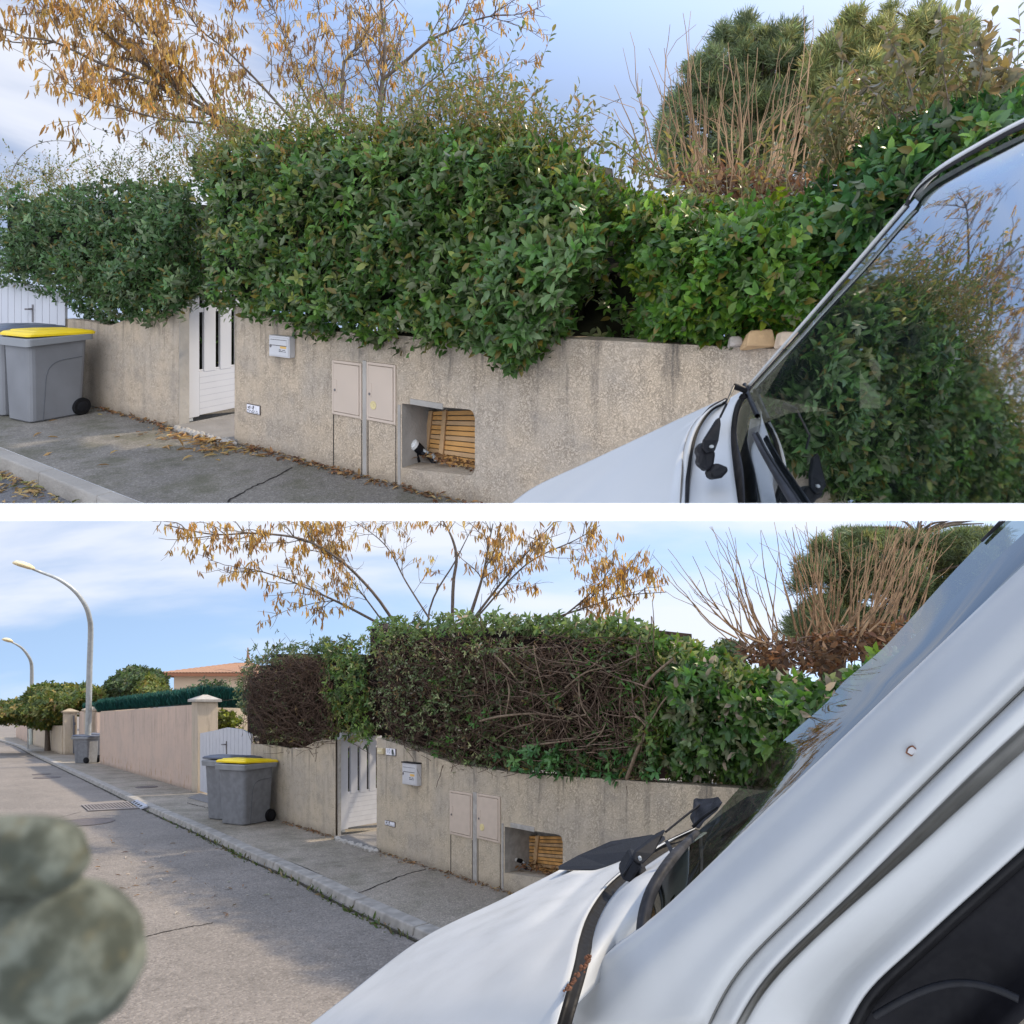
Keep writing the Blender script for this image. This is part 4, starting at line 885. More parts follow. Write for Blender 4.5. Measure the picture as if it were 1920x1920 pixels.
o = thing('kerb_inlet', 'grey metal kerb inlet with slots above the storm drain', 'kerb inlet', q.W(*c4[1], 0)); ci = [q.gnd(u, v, z) for u, v, z in ((246, 1505, -.06), (263, 1516, -.06), (277, 1510, .03), (257, 1499, .03))]
m = MB(); m.prism([q.W(*p, z-.02) for p, z in zip(ci, (-.06, -.06, .02, .02))], [q.W(*p, z+.012) for p, z in zip(ci, (-.06, -.06, .02, .02))]); build('hood', m, plain('inlet metal', (.36, .38, .43), .5), o)
m = MB()
for i in range(4):
    x0, x1 = .08+i*.23, .20+i*.23; z = lambda y: -.06+.08*y+.016; P_ = [(x0, .08), (x1, .08), (x1, .5), (x0, .5)]
    m.add([q.W(*bil(ci, x, y), z(y)) for x, y in P_], [(0, 1, 2, 3)])
build('slot', m, CRACK, o)
def cover(px, rpx, h, label, ry=None):
    c = q.gnd(*px, h); r = rpx*c[1]/F; m = MB(); m.rings([[q.W(c[0]+rr*math.cos(a), c[1]+rr*math.sin(a), h+z) for a in np.linspace(0, 6.283, 41)[:-1]] for rr, z in ((r, .0), (r, .010), (r*.93, .012), (r*.92, .007), (r*.86, .008))]); tag(build('manhole_cover', m, IRON), label, 'manhole cover', 'covers set in the street')
cover((158, 1542), 50, -.07, 'nearest round rusty manhole cover in the road, past the blurred glove'); cover((88, 1458), 22, -.07, 'farther manhole cover in the road, lower of the two small ones'); cover((78, 1452), 15, -.07, 'farther manhole cover in the road, upper of the two small ones'); cover((275, 1476), 19, .0, 'dark cover in the pavement beside the pink wall')
m = MB(); flat(m, q, [q.st(*q.gnd(376, 1487)), q.st(*q.gnd(412, 1494)), q.st(*q.gnd(418, 1514)), q.st(*q.gnd(352, 1496))], .006); struct('driveway_ramp', m, CONC_D)
# stones on the wall top
for (u0, u1, v0, v1, lb) in ((1364, 1392, 630, 650, 'small grey stone on the wall top beside the van'), (1393, 1452, 620, 653, 'ochre angular stone, largest on the wall top'), (1454, 1500, 622, 651, 'pale block on the wall top against the van windscreen edge')):
    D = 3.98-(u0-1364)/140*.30; c = U.px((u0+u1)/2, (v0+v1)/2, D); rx = (u1-u0)/2*D/F*U.S; rz = (v1-v0)/2*D/F*U.S; bm = bmesh.new(); rs = random.Random(u0)
    for sx, sy, sz in [(x, y, z) for x in (-1, 1) for y in (-1, 1) for z in (-1, 1)]+[(.1, .2, 1.15), (-.3, -1.15, .2), (.5, -1.1, -.3)]:
        k = .95 if sz < 0 else .68; j_ = lambda a: a+rs.uniform(-.16, .16)
        bm.verts.new((c[0]+j_(sx*k)*rx, c[1]+j_(sy*k)*rx*.7, c[2]+(sz if sz < 0 else j_(sz*.85))*rz))
    bmesh.ops.convex_hull(bm, input=bm.verts[:]); bmesh.ops.bevel(bm, geom=bm.edges[:], offset=.006*U.S, segments=1, affect='EDGES')
    me = bpy.data.meshes.new('stone'); bm.to_mesh(me); bm.free(); tag(link('stone', me, plain('stone tint %d' % u0, {1364: (.40, .36, .32), 1393: (.50, .34, .19), 1454: (.52, .42, .32)}[u0], .9, .2, .15, 20, .5, 60, .004)), lb, 'stone', 'stones on the wall')

# ================================================================== HEDGES OF THE CLIMBING STREET (uncut)
pB = [(352, 310), (385, 272), (450, 256), (520, 244), (600, 238), (700, 234), (800, 230), (900, 232), (960, 238), (1020, 256), (1070, 275), (1110, 305), (1135, 350), (1128, 420), (1128, 490), (1095, 540), (1062, 565), (1056, 620), (1015, 650), (990, 678), (960, 693), (930, 678), (900, 655), (860, 648), (820, 656), (790, 662), (760, 650), (700, 645), (640, 638), (590, 632), (550, 625), (520, 612), (480, 606), (450, 598), (420, 590), (392, 566), (366, 550), (356, 480)]
hB = hedge(U, 'hedge', 'huge overgrown evergreen hedge bulging over the wall with the meter cabinets', pB, .42, 4000, G_DARK, (.060, .104), 6, jitter=.36, seed=2, spread=.12, pitch=(30, 82), wr=.26)
tb = [(352, 330), (385, 265), (520, 236), (700, 226), (900, 224), (1020, 250), (1110, 300), (1130, 350), (1060, 365), (900, 330), (700, 310), (520, 325), (400, 345)]
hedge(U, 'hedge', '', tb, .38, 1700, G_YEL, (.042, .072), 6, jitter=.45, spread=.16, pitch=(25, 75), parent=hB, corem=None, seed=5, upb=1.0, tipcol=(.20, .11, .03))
pr = [(880, 420), (1128, 400), (1128, 490), (1095, 540), (1056, 620), (985, 680), (950, 690), (900, 655), (850, 640), (840, 520)]
hedge(U, 'hedge', '', pr, .50, 420, [((.06, .12, .05), 3), ((.09, .14, .08), 2), ((.045, .10, .03), 3)], (.075, .115), 7, jitter=.22, parent=hB, corem=None, seed=6)
pA = [(-30, 350), (28, 352), (60, 358), (120, 350), (180, 340), (240, 336), (300, 338), (348, 345), (372, 420), (376, 540), (348, 588), (310, 600), (270, 612), (235, 618), (200, 606), (165, 592), (130, 577), (100, 557), (60, 545), (28, 540), (-30, 535)]
hA = hedge(U, 'hedge', 'overgrown evergreen hedge drooping over the yellow-lidded bin', pA, .36, 2800, G_BLUE, (.060, .10), 6, jitter=.36, seed=3, spread=.12, pitch=(30, 82), wr=.25)
pC = [(1125, 345), (1180, 352), (1260, 368), (1320, 378), (1400, 385), (1480, 372), (1540, 360), (1580, 420), (1560, 560), (1510, 608), (1440, 618), (1385, 630), (1352, 660), (1300, 655), (1240, 645), (1207, 640), (1192, 590), (1200, 530), (1165, 500), (1135, 430)]
hC = hedge(U, 'bush', 'bright green broad-leaved bush between the hedge and the van windscreen', pC, .22, 1600, G_MID, (.06, .092), 6, jitter=.35, spread=.10, pitch=(35, 84), cat='bush', seed=8, wr=.27, dens=lambda uv: np.where(uv[:, 1] < 470, .75, 1.))
hedge(U, 'bush', '', [(1125, 340), (1260, 355), (1400, 378), (1480, 370), (1470, 440), (1340, 450), (1240, 480), (1170, 470)], .10, 420, [((.13, .15, .07), 3), ((.10, .12, .04), 3), ((.17, .13, .06), 2), ((.06, .09, .03), 2)], (.05, .08), 6, jitter=.4, parent=hC, corem=None, seed=9, upb=.9)
pD = [(1470, 385), (1530, 340), (1580, 300), (1640, 245), (1700, 215), (1780, 190), (1850, 165), (1960, 150), (1960, 560), (1700, 600), (1560, 560), (1500, 470)]
hD = hedge(U, 'hedge', 'tall dark green hedge rising behind the windscreen of the upper van', pD, .05, 1700, [((.030, .085, .035), 4), ((.05, .12, .04), 4), ((.085, .16, .04), 1.4), ((.03, .06, .04), 2)], (.062, .10), 6, jitter=.4, seed=11, wr=.27, spread=.12, pitch=(30, 82))
pE = [(1040, 520), (1120, 470), (1210, 500), (1215, 645), (1040, 645)]
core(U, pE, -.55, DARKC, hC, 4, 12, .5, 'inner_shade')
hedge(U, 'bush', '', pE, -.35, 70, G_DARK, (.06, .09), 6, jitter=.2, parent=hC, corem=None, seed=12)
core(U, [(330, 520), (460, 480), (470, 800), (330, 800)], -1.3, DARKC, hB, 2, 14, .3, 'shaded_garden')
hedge(U, 'bush', 'dark shrub seen through the slats of the gate under the overgrown hedge', [(350, 560), (450, 560), (450, 770), (350, 770)], -1.1, 90, G_DARK, (.06, .09), 6, cat='bush', corem=None, seed=13)
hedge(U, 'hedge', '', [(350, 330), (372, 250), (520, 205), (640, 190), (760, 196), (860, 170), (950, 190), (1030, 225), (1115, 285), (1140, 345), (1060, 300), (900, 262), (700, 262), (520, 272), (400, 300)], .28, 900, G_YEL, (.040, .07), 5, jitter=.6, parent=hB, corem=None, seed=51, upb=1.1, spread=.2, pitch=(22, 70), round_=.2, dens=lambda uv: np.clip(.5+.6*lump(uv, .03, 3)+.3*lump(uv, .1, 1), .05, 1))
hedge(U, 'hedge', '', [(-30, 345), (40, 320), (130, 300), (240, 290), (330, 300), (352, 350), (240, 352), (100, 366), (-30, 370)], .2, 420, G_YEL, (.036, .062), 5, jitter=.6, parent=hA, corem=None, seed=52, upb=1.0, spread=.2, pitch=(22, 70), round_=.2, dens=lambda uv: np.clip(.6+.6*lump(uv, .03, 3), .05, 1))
def top_starts(q, pts, t, n, jit=12):
    p = np.array(pts, float); x = rng.uniform(0, len(p)-1, n); i = x.astype(int); f = (x-i)[:, None]; uv = p[i]*(1-f)+p[np.minimum(i+1, len(p)-1)]*f+rng.normal(0, jit, (n, 2)); return front_pts(q, uv, t+rng.uniform(-.5, .05, n))
def up(n, lean=(0, 0, 0), sp=.32): return np.array([0, 0, 1.])+np.array(lean)+rng.normal(0, sp, (n, 3))
P_OL = [((.13, .15, .04), 4), ((.20, .17, .05), 3), ((.08, .12, .035), 3), ((.26, .15, .06), 1.2)]
st = top_starts(U, [(360, 320), (450, 262), (600, 245), (800, 238), (960, 240), (1100, 300)], .2, 360, 18); whips(U, hB, st, up(360, (.12, 0, 0), .45), rng.uniform(.10, .40, 360), P_OL, (.035, .06), gap=.03)
st = top_starts(U, [(760, 235), (860, 225), (960, 235)], .0, 30); whips(U, hB, st, up(30, (.1, 0, 0), .25), rng.uniform(.4, .85, 30), P_OL, (.04, .07), nm='tall_shoots')
st = top_starts(U, [(-20, 350), (100, 348), (240, 335), (340, 340)], .0, 190, 14); whips(U, hA, st, up(190, (.35, 0, .0), .5), rng.uniform(.10, .5, 190), P_OL, (.032, .058), r=.003)
st = top_starts(U, [(330, 330), (400, 260)], .0, 30); whips(U, hA, st, up(30, (-.9, 0, .2), .35), rng.uniform(.4, .9, 30), P_OL, (.025, .045), r=.0025, gap=.05, nm='arching_shoots')
def wpath(q, par, pts, D, r, pal, ln=(.03, .05), n=16, nm='long_shoot'):
    sp = spline([q.px(u, v, D) for u, v in pts], 30); tubes(nm, [(sp, r*q.S, r*.4*q.S)], BARK, par, 4); k = rng.integers(2, 29, n); P = sp[k]; A = rng.normal(0, 1, (n, 3)); L = rng.uniform(*ln, n)*q.S
    link('shoot_leaves', leaves_mesh('shoot_leaves', P, A, rng.normal(0, 1, (n, 3)), L, L*.55, palette(n, pal)), LEAF, par)
GD = [((.035, .045, .022), 3), ((.08, .09, .04), 1)]
wpath(U, hA, [(20, 330), (34, 300), (60, 275), (100, 264), (160, 270), (200, 290)], 7.2, .004, GD); wpath(U, hA, [(25, 305), (60, 318), (115, 330)], 7.2, .003, GD, n=14); wpath(U, hA, [(145, 212), (170, 235), (230, 260), (280, 300)], 7.2, .003, GD, n=18)
wpath(U, hB, [(1050, 250), (1090, 220), (1140, 195), (1166, 184)], 5.2, .005, GD, n=14); wpath(U, hB, [(1060, 300), (1090, 260), (1120, 270), (1150, 285)], 5.2, .004, P_OL, (.05, .08), n=16); wpath(U, hB, [(1190, 320), (1210, 250), (1202, 200), (1204, 148)], 5.0, .004, P_OL, (.035, .055), n=22)
st = top_starts(U, [(1150, 350), (1240, 350), (1380, 372), (1480, 365)], .0, 60); whips(U, hC, st, up(60, (0, 0, 0), .3), rng.uniform(.12, .4, 60), P_OL, (.04, .065))
st = top_starts(U, [(1520, 345), (1600, 270), (1700, 215), (1800, 190), (1900, 170)], -.1, 110); whips(U, hD, st, up(110, (-.12, 0, 0), .3), rng.uniform(.14, .42, 110), [((.13, .14, .04), 3), ((.17, .12, .05), 3), ((.07, .09, .03), 2)], (.05, .085))
for pts, D in (([(1780, 200), (1768, 120), (1765, 40), (1760, 10)], 3.4), ([(1835, 170), (1842, 110), (1838, 60)], 3.3), ([(1720, 215), (1700, 140), (1660, 60)], 3.5), ([(1880, 170), (1890, 120)], 3.2), ([(1690, 230), (1600, 130), (1560, 60)], 3.7)):
    wpath(U, hD, pts, D, .004, [((.13, .10, .04), 3), ((.09, .08, .045), 3)], (.05, .075), 24)

# ================================================================== HEDGES OF THE FALLING STREET (cut back)
def twig_mass(q, poly, t, n, parent, name='cut_twigs', mat=TWIG, r=(.0022, .006), step=(6, 15), m=7, depth=.42, ang=None):
    uv = sample(poly, n); lines = []
    T = t-depth*rng.random(n); a = rng.uniform(0, 6.283, n) if ang is None else rng.normal(ang, .7, n); sp = rng.uniform(*step, n); P = []
    dt = rng.uniform(-.02, .07, n)
    for i in range(m):
        P.append(front_pts(q, uv, np.minimum(T, t+.03))); a = a+rng.normal(0, .17, n); uv = uv+np.stack([np.cos(a), np.sin(a)*.95], 1)*sp[:, None]; T = T+dt+rng.normal(0, .025, n)
    P = np.array(P).transpose(1, 0, 2); R_ = rng.uniform(*r, n)
    ok = inside(poly, uv) | (rng.random(n) < .12)
    return tubes(name, [(P[i], R_[i]*q.S, R_[i]*.5*q.S) for i in range(n) if ok[i]], mat, parent, 3)
pLB = [(672, 1200), (690, 1172), (720, 1162), (860, 1156), (1000, 1160), (1140, 1162), (1200, 1168), (1228, 1186), (1250, 1220), (1262, 1300), (1250, 1400), (1220, 1472), (1100, 1474), (1000, 1462), (900, 1452), (840, 1452), (800, 1440), (750, 1414), (712, 1402), (696, 1360), (680, 1320)]
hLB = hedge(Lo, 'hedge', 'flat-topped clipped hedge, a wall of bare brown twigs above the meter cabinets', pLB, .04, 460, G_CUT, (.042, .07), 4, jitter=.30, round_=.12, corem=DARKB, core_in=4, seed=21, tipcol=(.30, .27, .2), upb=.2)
twig_mass(Lo, [(690, 1190), (1235, 1190), (1250, 1300), (1235, 1468), (1000, 1458), (860, 1450), (760, 1414), (692, 1350)], .03, 3200, hLB)
twig_mass(Lo, [(860, 1190), (1210, 1190), (1230, 1300), (1220, 1430), (980, 1430), (860, 1400)], .05, 520, hLB, 'cut_branches', TWIG_L, (.003, .0075), (10, 22), 6, .3)
tl = [(672, 1205), (690, 1168), (720, 1158), (860, 1151), (1000, 1156), (1140, 1158), (1200, 1163), (1232, 1185), (1240, 1215), (1140, 1200), (1000, 1186), (860, 1184), (740, 1196), (700, 1225)]
hedge(Lo, 'hedge', '', tl, .06, 520, [((.065, .11, .04), 4), ((.10, .15, .06), 3), ((.14, .17, .09), 2), ((.045, .075, .025), 3)], (.055, .085), 6, jitter=.30, round_=.1, parent=hLB, corem=None, seed=22, upb=.5, tipcol=(.35, .27, .18))
hedge(Lo, 'hedge', '', [(680, 1200), (1000, 1195), (1010, 1440), (860, 1440), (790, 1422), (750, 1400), (700, 1380)], .06, 2100, G_CUT, (.038, .062), 3, jitter=.16, round_=.04, parent=hLB, corem=None, seed=23, upb=.0, tipcol=(.3, .27, .2), dens=lambda uv: np.clip(1.15-(uv[:, 0]-690)/330+.45*lump(uv, .03, 4)+.25*lump(uv, .09, 2), .05, 1)*.75)
hedge(Lo, 'hedge', '', [(1130, 1190), (1235, 1185), (1262, 1300), (1235, 1420), (1180, 1400), (1190, 1290)], .08, 240, [((.05, .10, .03), 4), ((.08, .14, .04), 3), ((.15, .17, .09), 1.5)], (.06, .09), 6, jitter=.22, round_=.1, parent=hLB, corem=None, seed=24)
hedge(Lo, 'hedge', '', [(900, 1400), (1000, 1395), (1120, 1395), (1230, 1400), (1230, 1450), (1100, 1462), (960, 1445)], .10, 190, [((.04, .11, .04), 4), ((.065, .14, .05), 3)], (.06, .09), 6, jitter=.2, round_=.05, parent=hLB, corem=None, seed=25)
hedge(Lo, 'hedge', '', [(760, 1200), (1240, 1200), (1240, 1430), (800, 1430)], .05, 900, [((.05, .13, .03), 4), ((.09, .13, .06), 2)], (.05, .075), 5, jitter=.2, round_=.03, parent=hLB, corem=None, seed=26, spread=.12, dens=lambda uv: np.clip(.36+.7*lump(uv, .025, 9)+.4*lump(uv, .08, 3)+np.clip((uv[:, 0]-1080)/260, 0, .5), .02, 1))
BR = []
for pts, r in (([(1175, 1460), (1198, 1400), (1215, 1365), (1207, 1300), (1222, 1270), (1262, 1235)], .016), ([(1215, 1365), (1195, 1345), (1172, 1345)], .010), ([(1215, 1365), (1240, 1320), (1258, 1300)], .009), ([(900, 1352), (940, 1343), (1000, 1338), (1060, 1345), (1100, 1340)], .012), ([(980, 1400), (1040, 1392), (1080, 1386)], .012), ([(925, 1225), (950, 1250), (975, 1280), (985, 1275)], .010), ([(948, 1345), (955, 1300), (950, 1270)], .011), ([(1100, 1400), (1130, 1370), (1140, 1330)], .009), ([(1000, 1210), (1010, 1260), (1030, 1330)], .008), ([(1060, 1290), (1100, 1260), (1150, 1250)], .009), ([(1085, 1250), (1090, 1320), (1130, 1380)], .008)):
    BR.append((spline([front_pts(Lo, np.array([p], float), np.array([.05+.03*math.sin(i*2)]))[0] for i, p in enumerate(pts)], 16), r*Lo.S, r*.6*Lo.S))
tubes('old_limbs', BR, BARKL, hLB, 6, smooth=True)
pLA = [(442, 1300), (447, 1262), (472, 1234), (520, 1214), (600, 1204), (668, 1204), (684, 1250), (696, 1350), (700, 1396), (640, 1400), (600, 1410), (560, 1420), (510, 1414), (468, 1410), (450, 1350)]
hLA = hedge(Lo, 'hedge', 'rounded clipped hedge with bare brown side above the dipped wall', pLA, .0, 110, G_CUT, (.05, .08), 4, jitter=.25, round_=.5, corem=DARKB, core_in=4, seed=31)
twig_mass(Lo, [(450, 1262), (480, 1240), (560, 1225), (615, 1225), (640, 1395), (560, 1412), (480, 1404), (456, 1340)], .02, 2300, hLA, r=(.003, .007), step=(5, 11))
hedge(Lo, 'hedge', '', [(442, 1310), (446, 1262), (470, 1230), (520, 1209), (600, 1199), (668, 1199), (675, 1225), (600, 1228), (530, 1240), (480, 1262), (462, 1300), (466, 1350), (452, 1345)], .04, 420, [((.045, .075, .035), 4), ((.07, .10, .05), 3), ((.11, .14, .08), 1.5)], (.05, .085), 6, jitter=.3, round_=.3, parent=hLA, corem=None, seed=32, upb=.5)
hedge(Lo, 'hedge', '', [(450, 1240), (600, 1205), (680, 1205), (690, 1390), (560, 1410), (470, 1400)], .05, 420, G_CUT, (.04, .065), 3, jitter=.15, round_=.2, parent=hLA, corem=None, seed=35, dens=lambda uv: np.clip(.5+.6*lump(uv, .04, 6), .1, 1))
hedge(Lo, 'hedge', '', [(598, 1210), (670, 1205), (686, 1260), (694, 1384), (640, 1384), (610, 1380)], .06, 420, [((.05, .10, .03), 4), ((.09, .15, .04), 3), ((.14, .17, .06), 1.5), ((.03, .06, .02), 2)], (.05, .085), 6, jitter=.26, round_=.12, parent=hLA, corem=None, seed=33)
hedge(Lo, 'hedge', '', [(470, 1380), (560, 1396), (610, 1390), (690, 1384), (690, 1360), (600, 1372), (480, 1360)], .06, 60, G_CUT, (.05, .08), 5, jitter=.2, round_=.05, parent=hLA, corem=None, seed=34)
pLC = [(1228, 1200), (1290, 1206), (1330, 1220), (1380, 1248), (1430, 1268), (1480, 1266), (1530, 1284), (1600, 1262), (1700, 1220), (1720, 1330), (1600, 1420), (1500, 1480), (1380, 1478), (1320, 1466), (1240, 1458), (1222, 1400)]
hLC = hedge(Lo, 'bush', 'lush green broad-leaved bush beside the van windscreen, right of the bare-twig hedge', pLC, .12, 1100, [((.028, .066, .022), 4), ((.044, .098, .027), 4), ((.07, .135, .035), 2), ((.11, .135, .085), 1.4)], (.065, .10), 7, jitter=.35, cat='bush', seed=41, wr=.26, tipcol=(.32, .26, .19))
hedge(Lo, 'bush', '', [(1228, 1196), (1290, 1202), (1340, 1218), (1400, 1250), (1440, 1268), (1400, 1300), (1300, 1290), (1240, 1270)], .10, 300, [((.11, .14, .06), 4), ((.16, .17, .10), 3), ((.06, .10, .03), 3)], (.05, .08), 6, jitter=.35, parent=hLC, corem=None, seed=42, upb=.8)
core(Lo, [(625, 1400), (720, 1390), (720, 1580), (625, 1580)], -1.6, DARKB, hLA, 2, 12, .3, 'shaded_garden')
hedge(Lo, 'bush', 'dark shrub behind the slats of the ajar gate of four pales', [(640, 1395), (712, 1395), (712, 1545), (640, 1545)], -1.3, 60, G_DARK, (.06, .09), 6, cat='bush', corem=None, seed=43)

# ================================================================== TREES WITH SEED PODS
def cross_dir(tg, deg, lift=0.):
    r = rng.normal(size=3); r[1] *= .8; s = unit(np.cross(tg, r)); d = tg*math.cos(R(deg))+s*math.sin(R(deg)); d[2] += lift; return unit(d)
def pod_tree(q, label, limbs, D, trunk, podp, clipz=None, side=(5, 8), lens=(.5, 1.15)):
    base = q.W(*trunk, 0); th = thing('pod_tree', label, 'tree', base); big = []; med = []; fine = []; pods = []
    for pts, r, dj in limbs:
        n = len(pts); P = [q.px(u, v, D+dj*i/(n-1)) for i, (u, v) in enumerate(pts)]; sp = spline(P, 26); r *= .66 if q is U else .52; big.append((sp, r*q.S, r*.30*q.S)); L_ = np.sum(np.linalg.norm(np.diff(sp, axis=0), axis=1))/q.S
        for _ in range(int(L_*rng.uniform(*side))):
            i = rng.integers(4, 25); p = sp[i]; tg = unit(sp[i]-sp[i-1]); l = rng.uniform(*lens)*(1.1-.5*i/26); d = cross_dir(tg, rng.uniform(30, 62), .12); m = 7; c = [p]
            for k in range(m): d = unit(d+rng.normal(0, .13, 3)+np.array([0, 0, .03])); c.append(c[-1]+d*l/m*q.S)
            c = np.array(c); med.append((c, r*.34*q.S, r*.12*q.S))
            for _ in range(int(l*rng.uniform(7, 12))):
                j = rng.integers(1, m); e = cross_dir(unit(c[j+1]-c[j]) if j < m else d, rng.uniform(30, 70), .0); l2 = rng.uniform(.12, .38); g = [c[j]]
                for k in range(4): e = unit(e+rng.normal(0, .2, 3)); g.append(g[-1]+e*l2/4*q.S)
                g = np.array(g); fine.append((g, .0042*q.S, .002*q.S)); pods.append(g[-1]); pods.append(g[2]); pods.append(g[-2])
    tb = spline([base, base*.4+big[0][0][0]*.6, big[0][0][0]], 10)
    trunkm = [(tb, .13*q.S, .09*q.S)]+[(spline([tb[5], (tb[7]+b[0][0])/2, b[0][0]], 8), b[1]*1.5, b[1]) for b in big[1:]]
    if clipz is not None:
        def cut(ls):
            o = []
            for p, a, b in ls:
                k = p[:, 2] < clipz*p[:, 1]
                if k.all(): o.append((p, a, b))
                else:
                    i = int(np.argmin(k)); 
                    if i >= 2: o.append((p[:i], a, b))
            return o
        big, med, fine = cut(big), cut(med), cut(fine)
    tubes('trunk', trunkm, BARK, th, 8, smooth=True); tubes('limbs', big, BARK, th, 7, smooth=True); tubes('branches', med, BARK, th, 4); tubes('twigs', fine, BARKL, th, 3)
    P = np.array(pods); uv = np.stack([960+F*P[:, 0]/P[:, 1], 960-F*P[:, 2]/P[:, 1]], 1); P = P[rng.random(len(P)) < podp(uv)]
    if clipz is not None: P = P[P[:, 2] < clipz*P[:, 1]-.0]
    k = rng.integers(2, 6, len(P)); idx = np.repeat(np.arange(len(P)), k); n = len(idx); pos = P[idx]+rng.normal(0, .022, (n, 3))*q.S; ax = np.array([0, 0, -1.])+rng.normal(0, .26, (n, 3)); L = rng.uniform(.07, .135, n)*q.S
    c = palette(len(P), [((.40, .235, .06), 4), ((.30, .165, .05), 3), ((.52, .34, .085), 2.4), ((.20, .115, .055), 2), ((.45, .33, .17), 1)])[idx]*rng.uniform(.8, 1.2, (n, 1))
    link('seed_pods', leaves_mesh('seed_pods', pos, ax, rng.normal(0, 1, (n, 3)), L, L*.24, c), POD, th); return th
limU = [([(705, 275), (712, 190), (718, 150), (722, 80), (715, 20), (712, -40)], .055, 0), ([(716, 150), (760, 115), (800, 80), (850, 55), (900, 35), (935, 28)], .035, -.6), ([(655, 260), (642, 190), (645, 120), (672, 85), (692, 50), (690, -20)], .035, .5), ([(560, 270), (430, 230), (330, 180), (260, 145), (180, 115), (100, 78), (28, 70)], .045, -1.6), ([(430, 235), (370, 190), (300, 140), (220, 80), (150, 28), (110, 0)], .04, -1.2), ([(570, 250), (490, 160), (425, 95), (370, 50), (330, -10)], .03, -.5), ([(700, 280), (770, 185), (830, 135), (856, 105)], .025, -.6), ([(690, 280), (780, 210), (880, 155), (930, 142)], .022, -.8), ([(520, 270), (400, 235), (300, 222), (200, 195), (125, 172)], .03, -1.6), ([(610, 260), (560, 150), (530, 60), (500, -20)], .025, .3), ([(420, 240), (330, 120), (250, 40), (200, -20)], .03, -1.2), ([(640, 240), (590, 120), (600, 40), (590, -20)], .022, .4)]
def denU(uv): return np.where((uv[:, 0] < 470), .95, np.where(uv[:, 0] < 640, .34, .25))*np.where(uv[:, 1] > 255, .55, 1)
pod_tree(U, 'leaning tree hung with golden seed pods behind the overgrown hedge', limU, 9.2, (-1.6, 9.4), denU, side=(7, 11))
limL = [([(716, 1172), (640, 1132), (560, 1096), (505, 1076), (466, 1066)], .04, -1), ([(738, 1165), (700, 1112), (640, 1052), (570, 1012), (480, 1000), (400, 1002), (308, 984)], .045, -1.4), ([(805, 1160), (762, 1092), (722, 1022), (655, 970)], .028, .4), ([(848, 1160), (850, 1092), (856, 1048), (848, 1010), (828, 972)], .05, 0), ([(880, 1160), (905, 1080), (916, 1022), (928, 965)], .055, .2), ([(888, 1160), (942, 1090), (992, 1032), (1045, 972)], .04, -.4), ([(892, 1160), (985, 1060), (1080, 1012), (1125, 985)], .03, -.6), ([(1045, 1165), (1090, 1128), (1130, 1088), (1152, 1040)], .03, -.8), ([(1035, 1160), (1120, 1132), (1180, 1116), (1250, 1110)], .028, -1.2), ([(856, 1048), (880, 1000), (895, 970)], .02, .2), ([(720, 1168), (660, 1090), (600, 1030), (560, 975)], .025, -.6)]
def denL(uv): return np.where(uv[:, 0] < 640, .62, np.where(uv[:, 0] < 900, .40, .5))*np.where((uv[:, 0] > 1030) & (uv[:, 1] > 1060), 1.5, 1)*(uv[:, 0] > 296)
pod_tree(Lo, 'spreading bare tree hung with tan seed pods above the clipped hedge', limL, 10.5, (-.6, 10.8), denL, clipz=(960-974)/F, side=(5, 8))

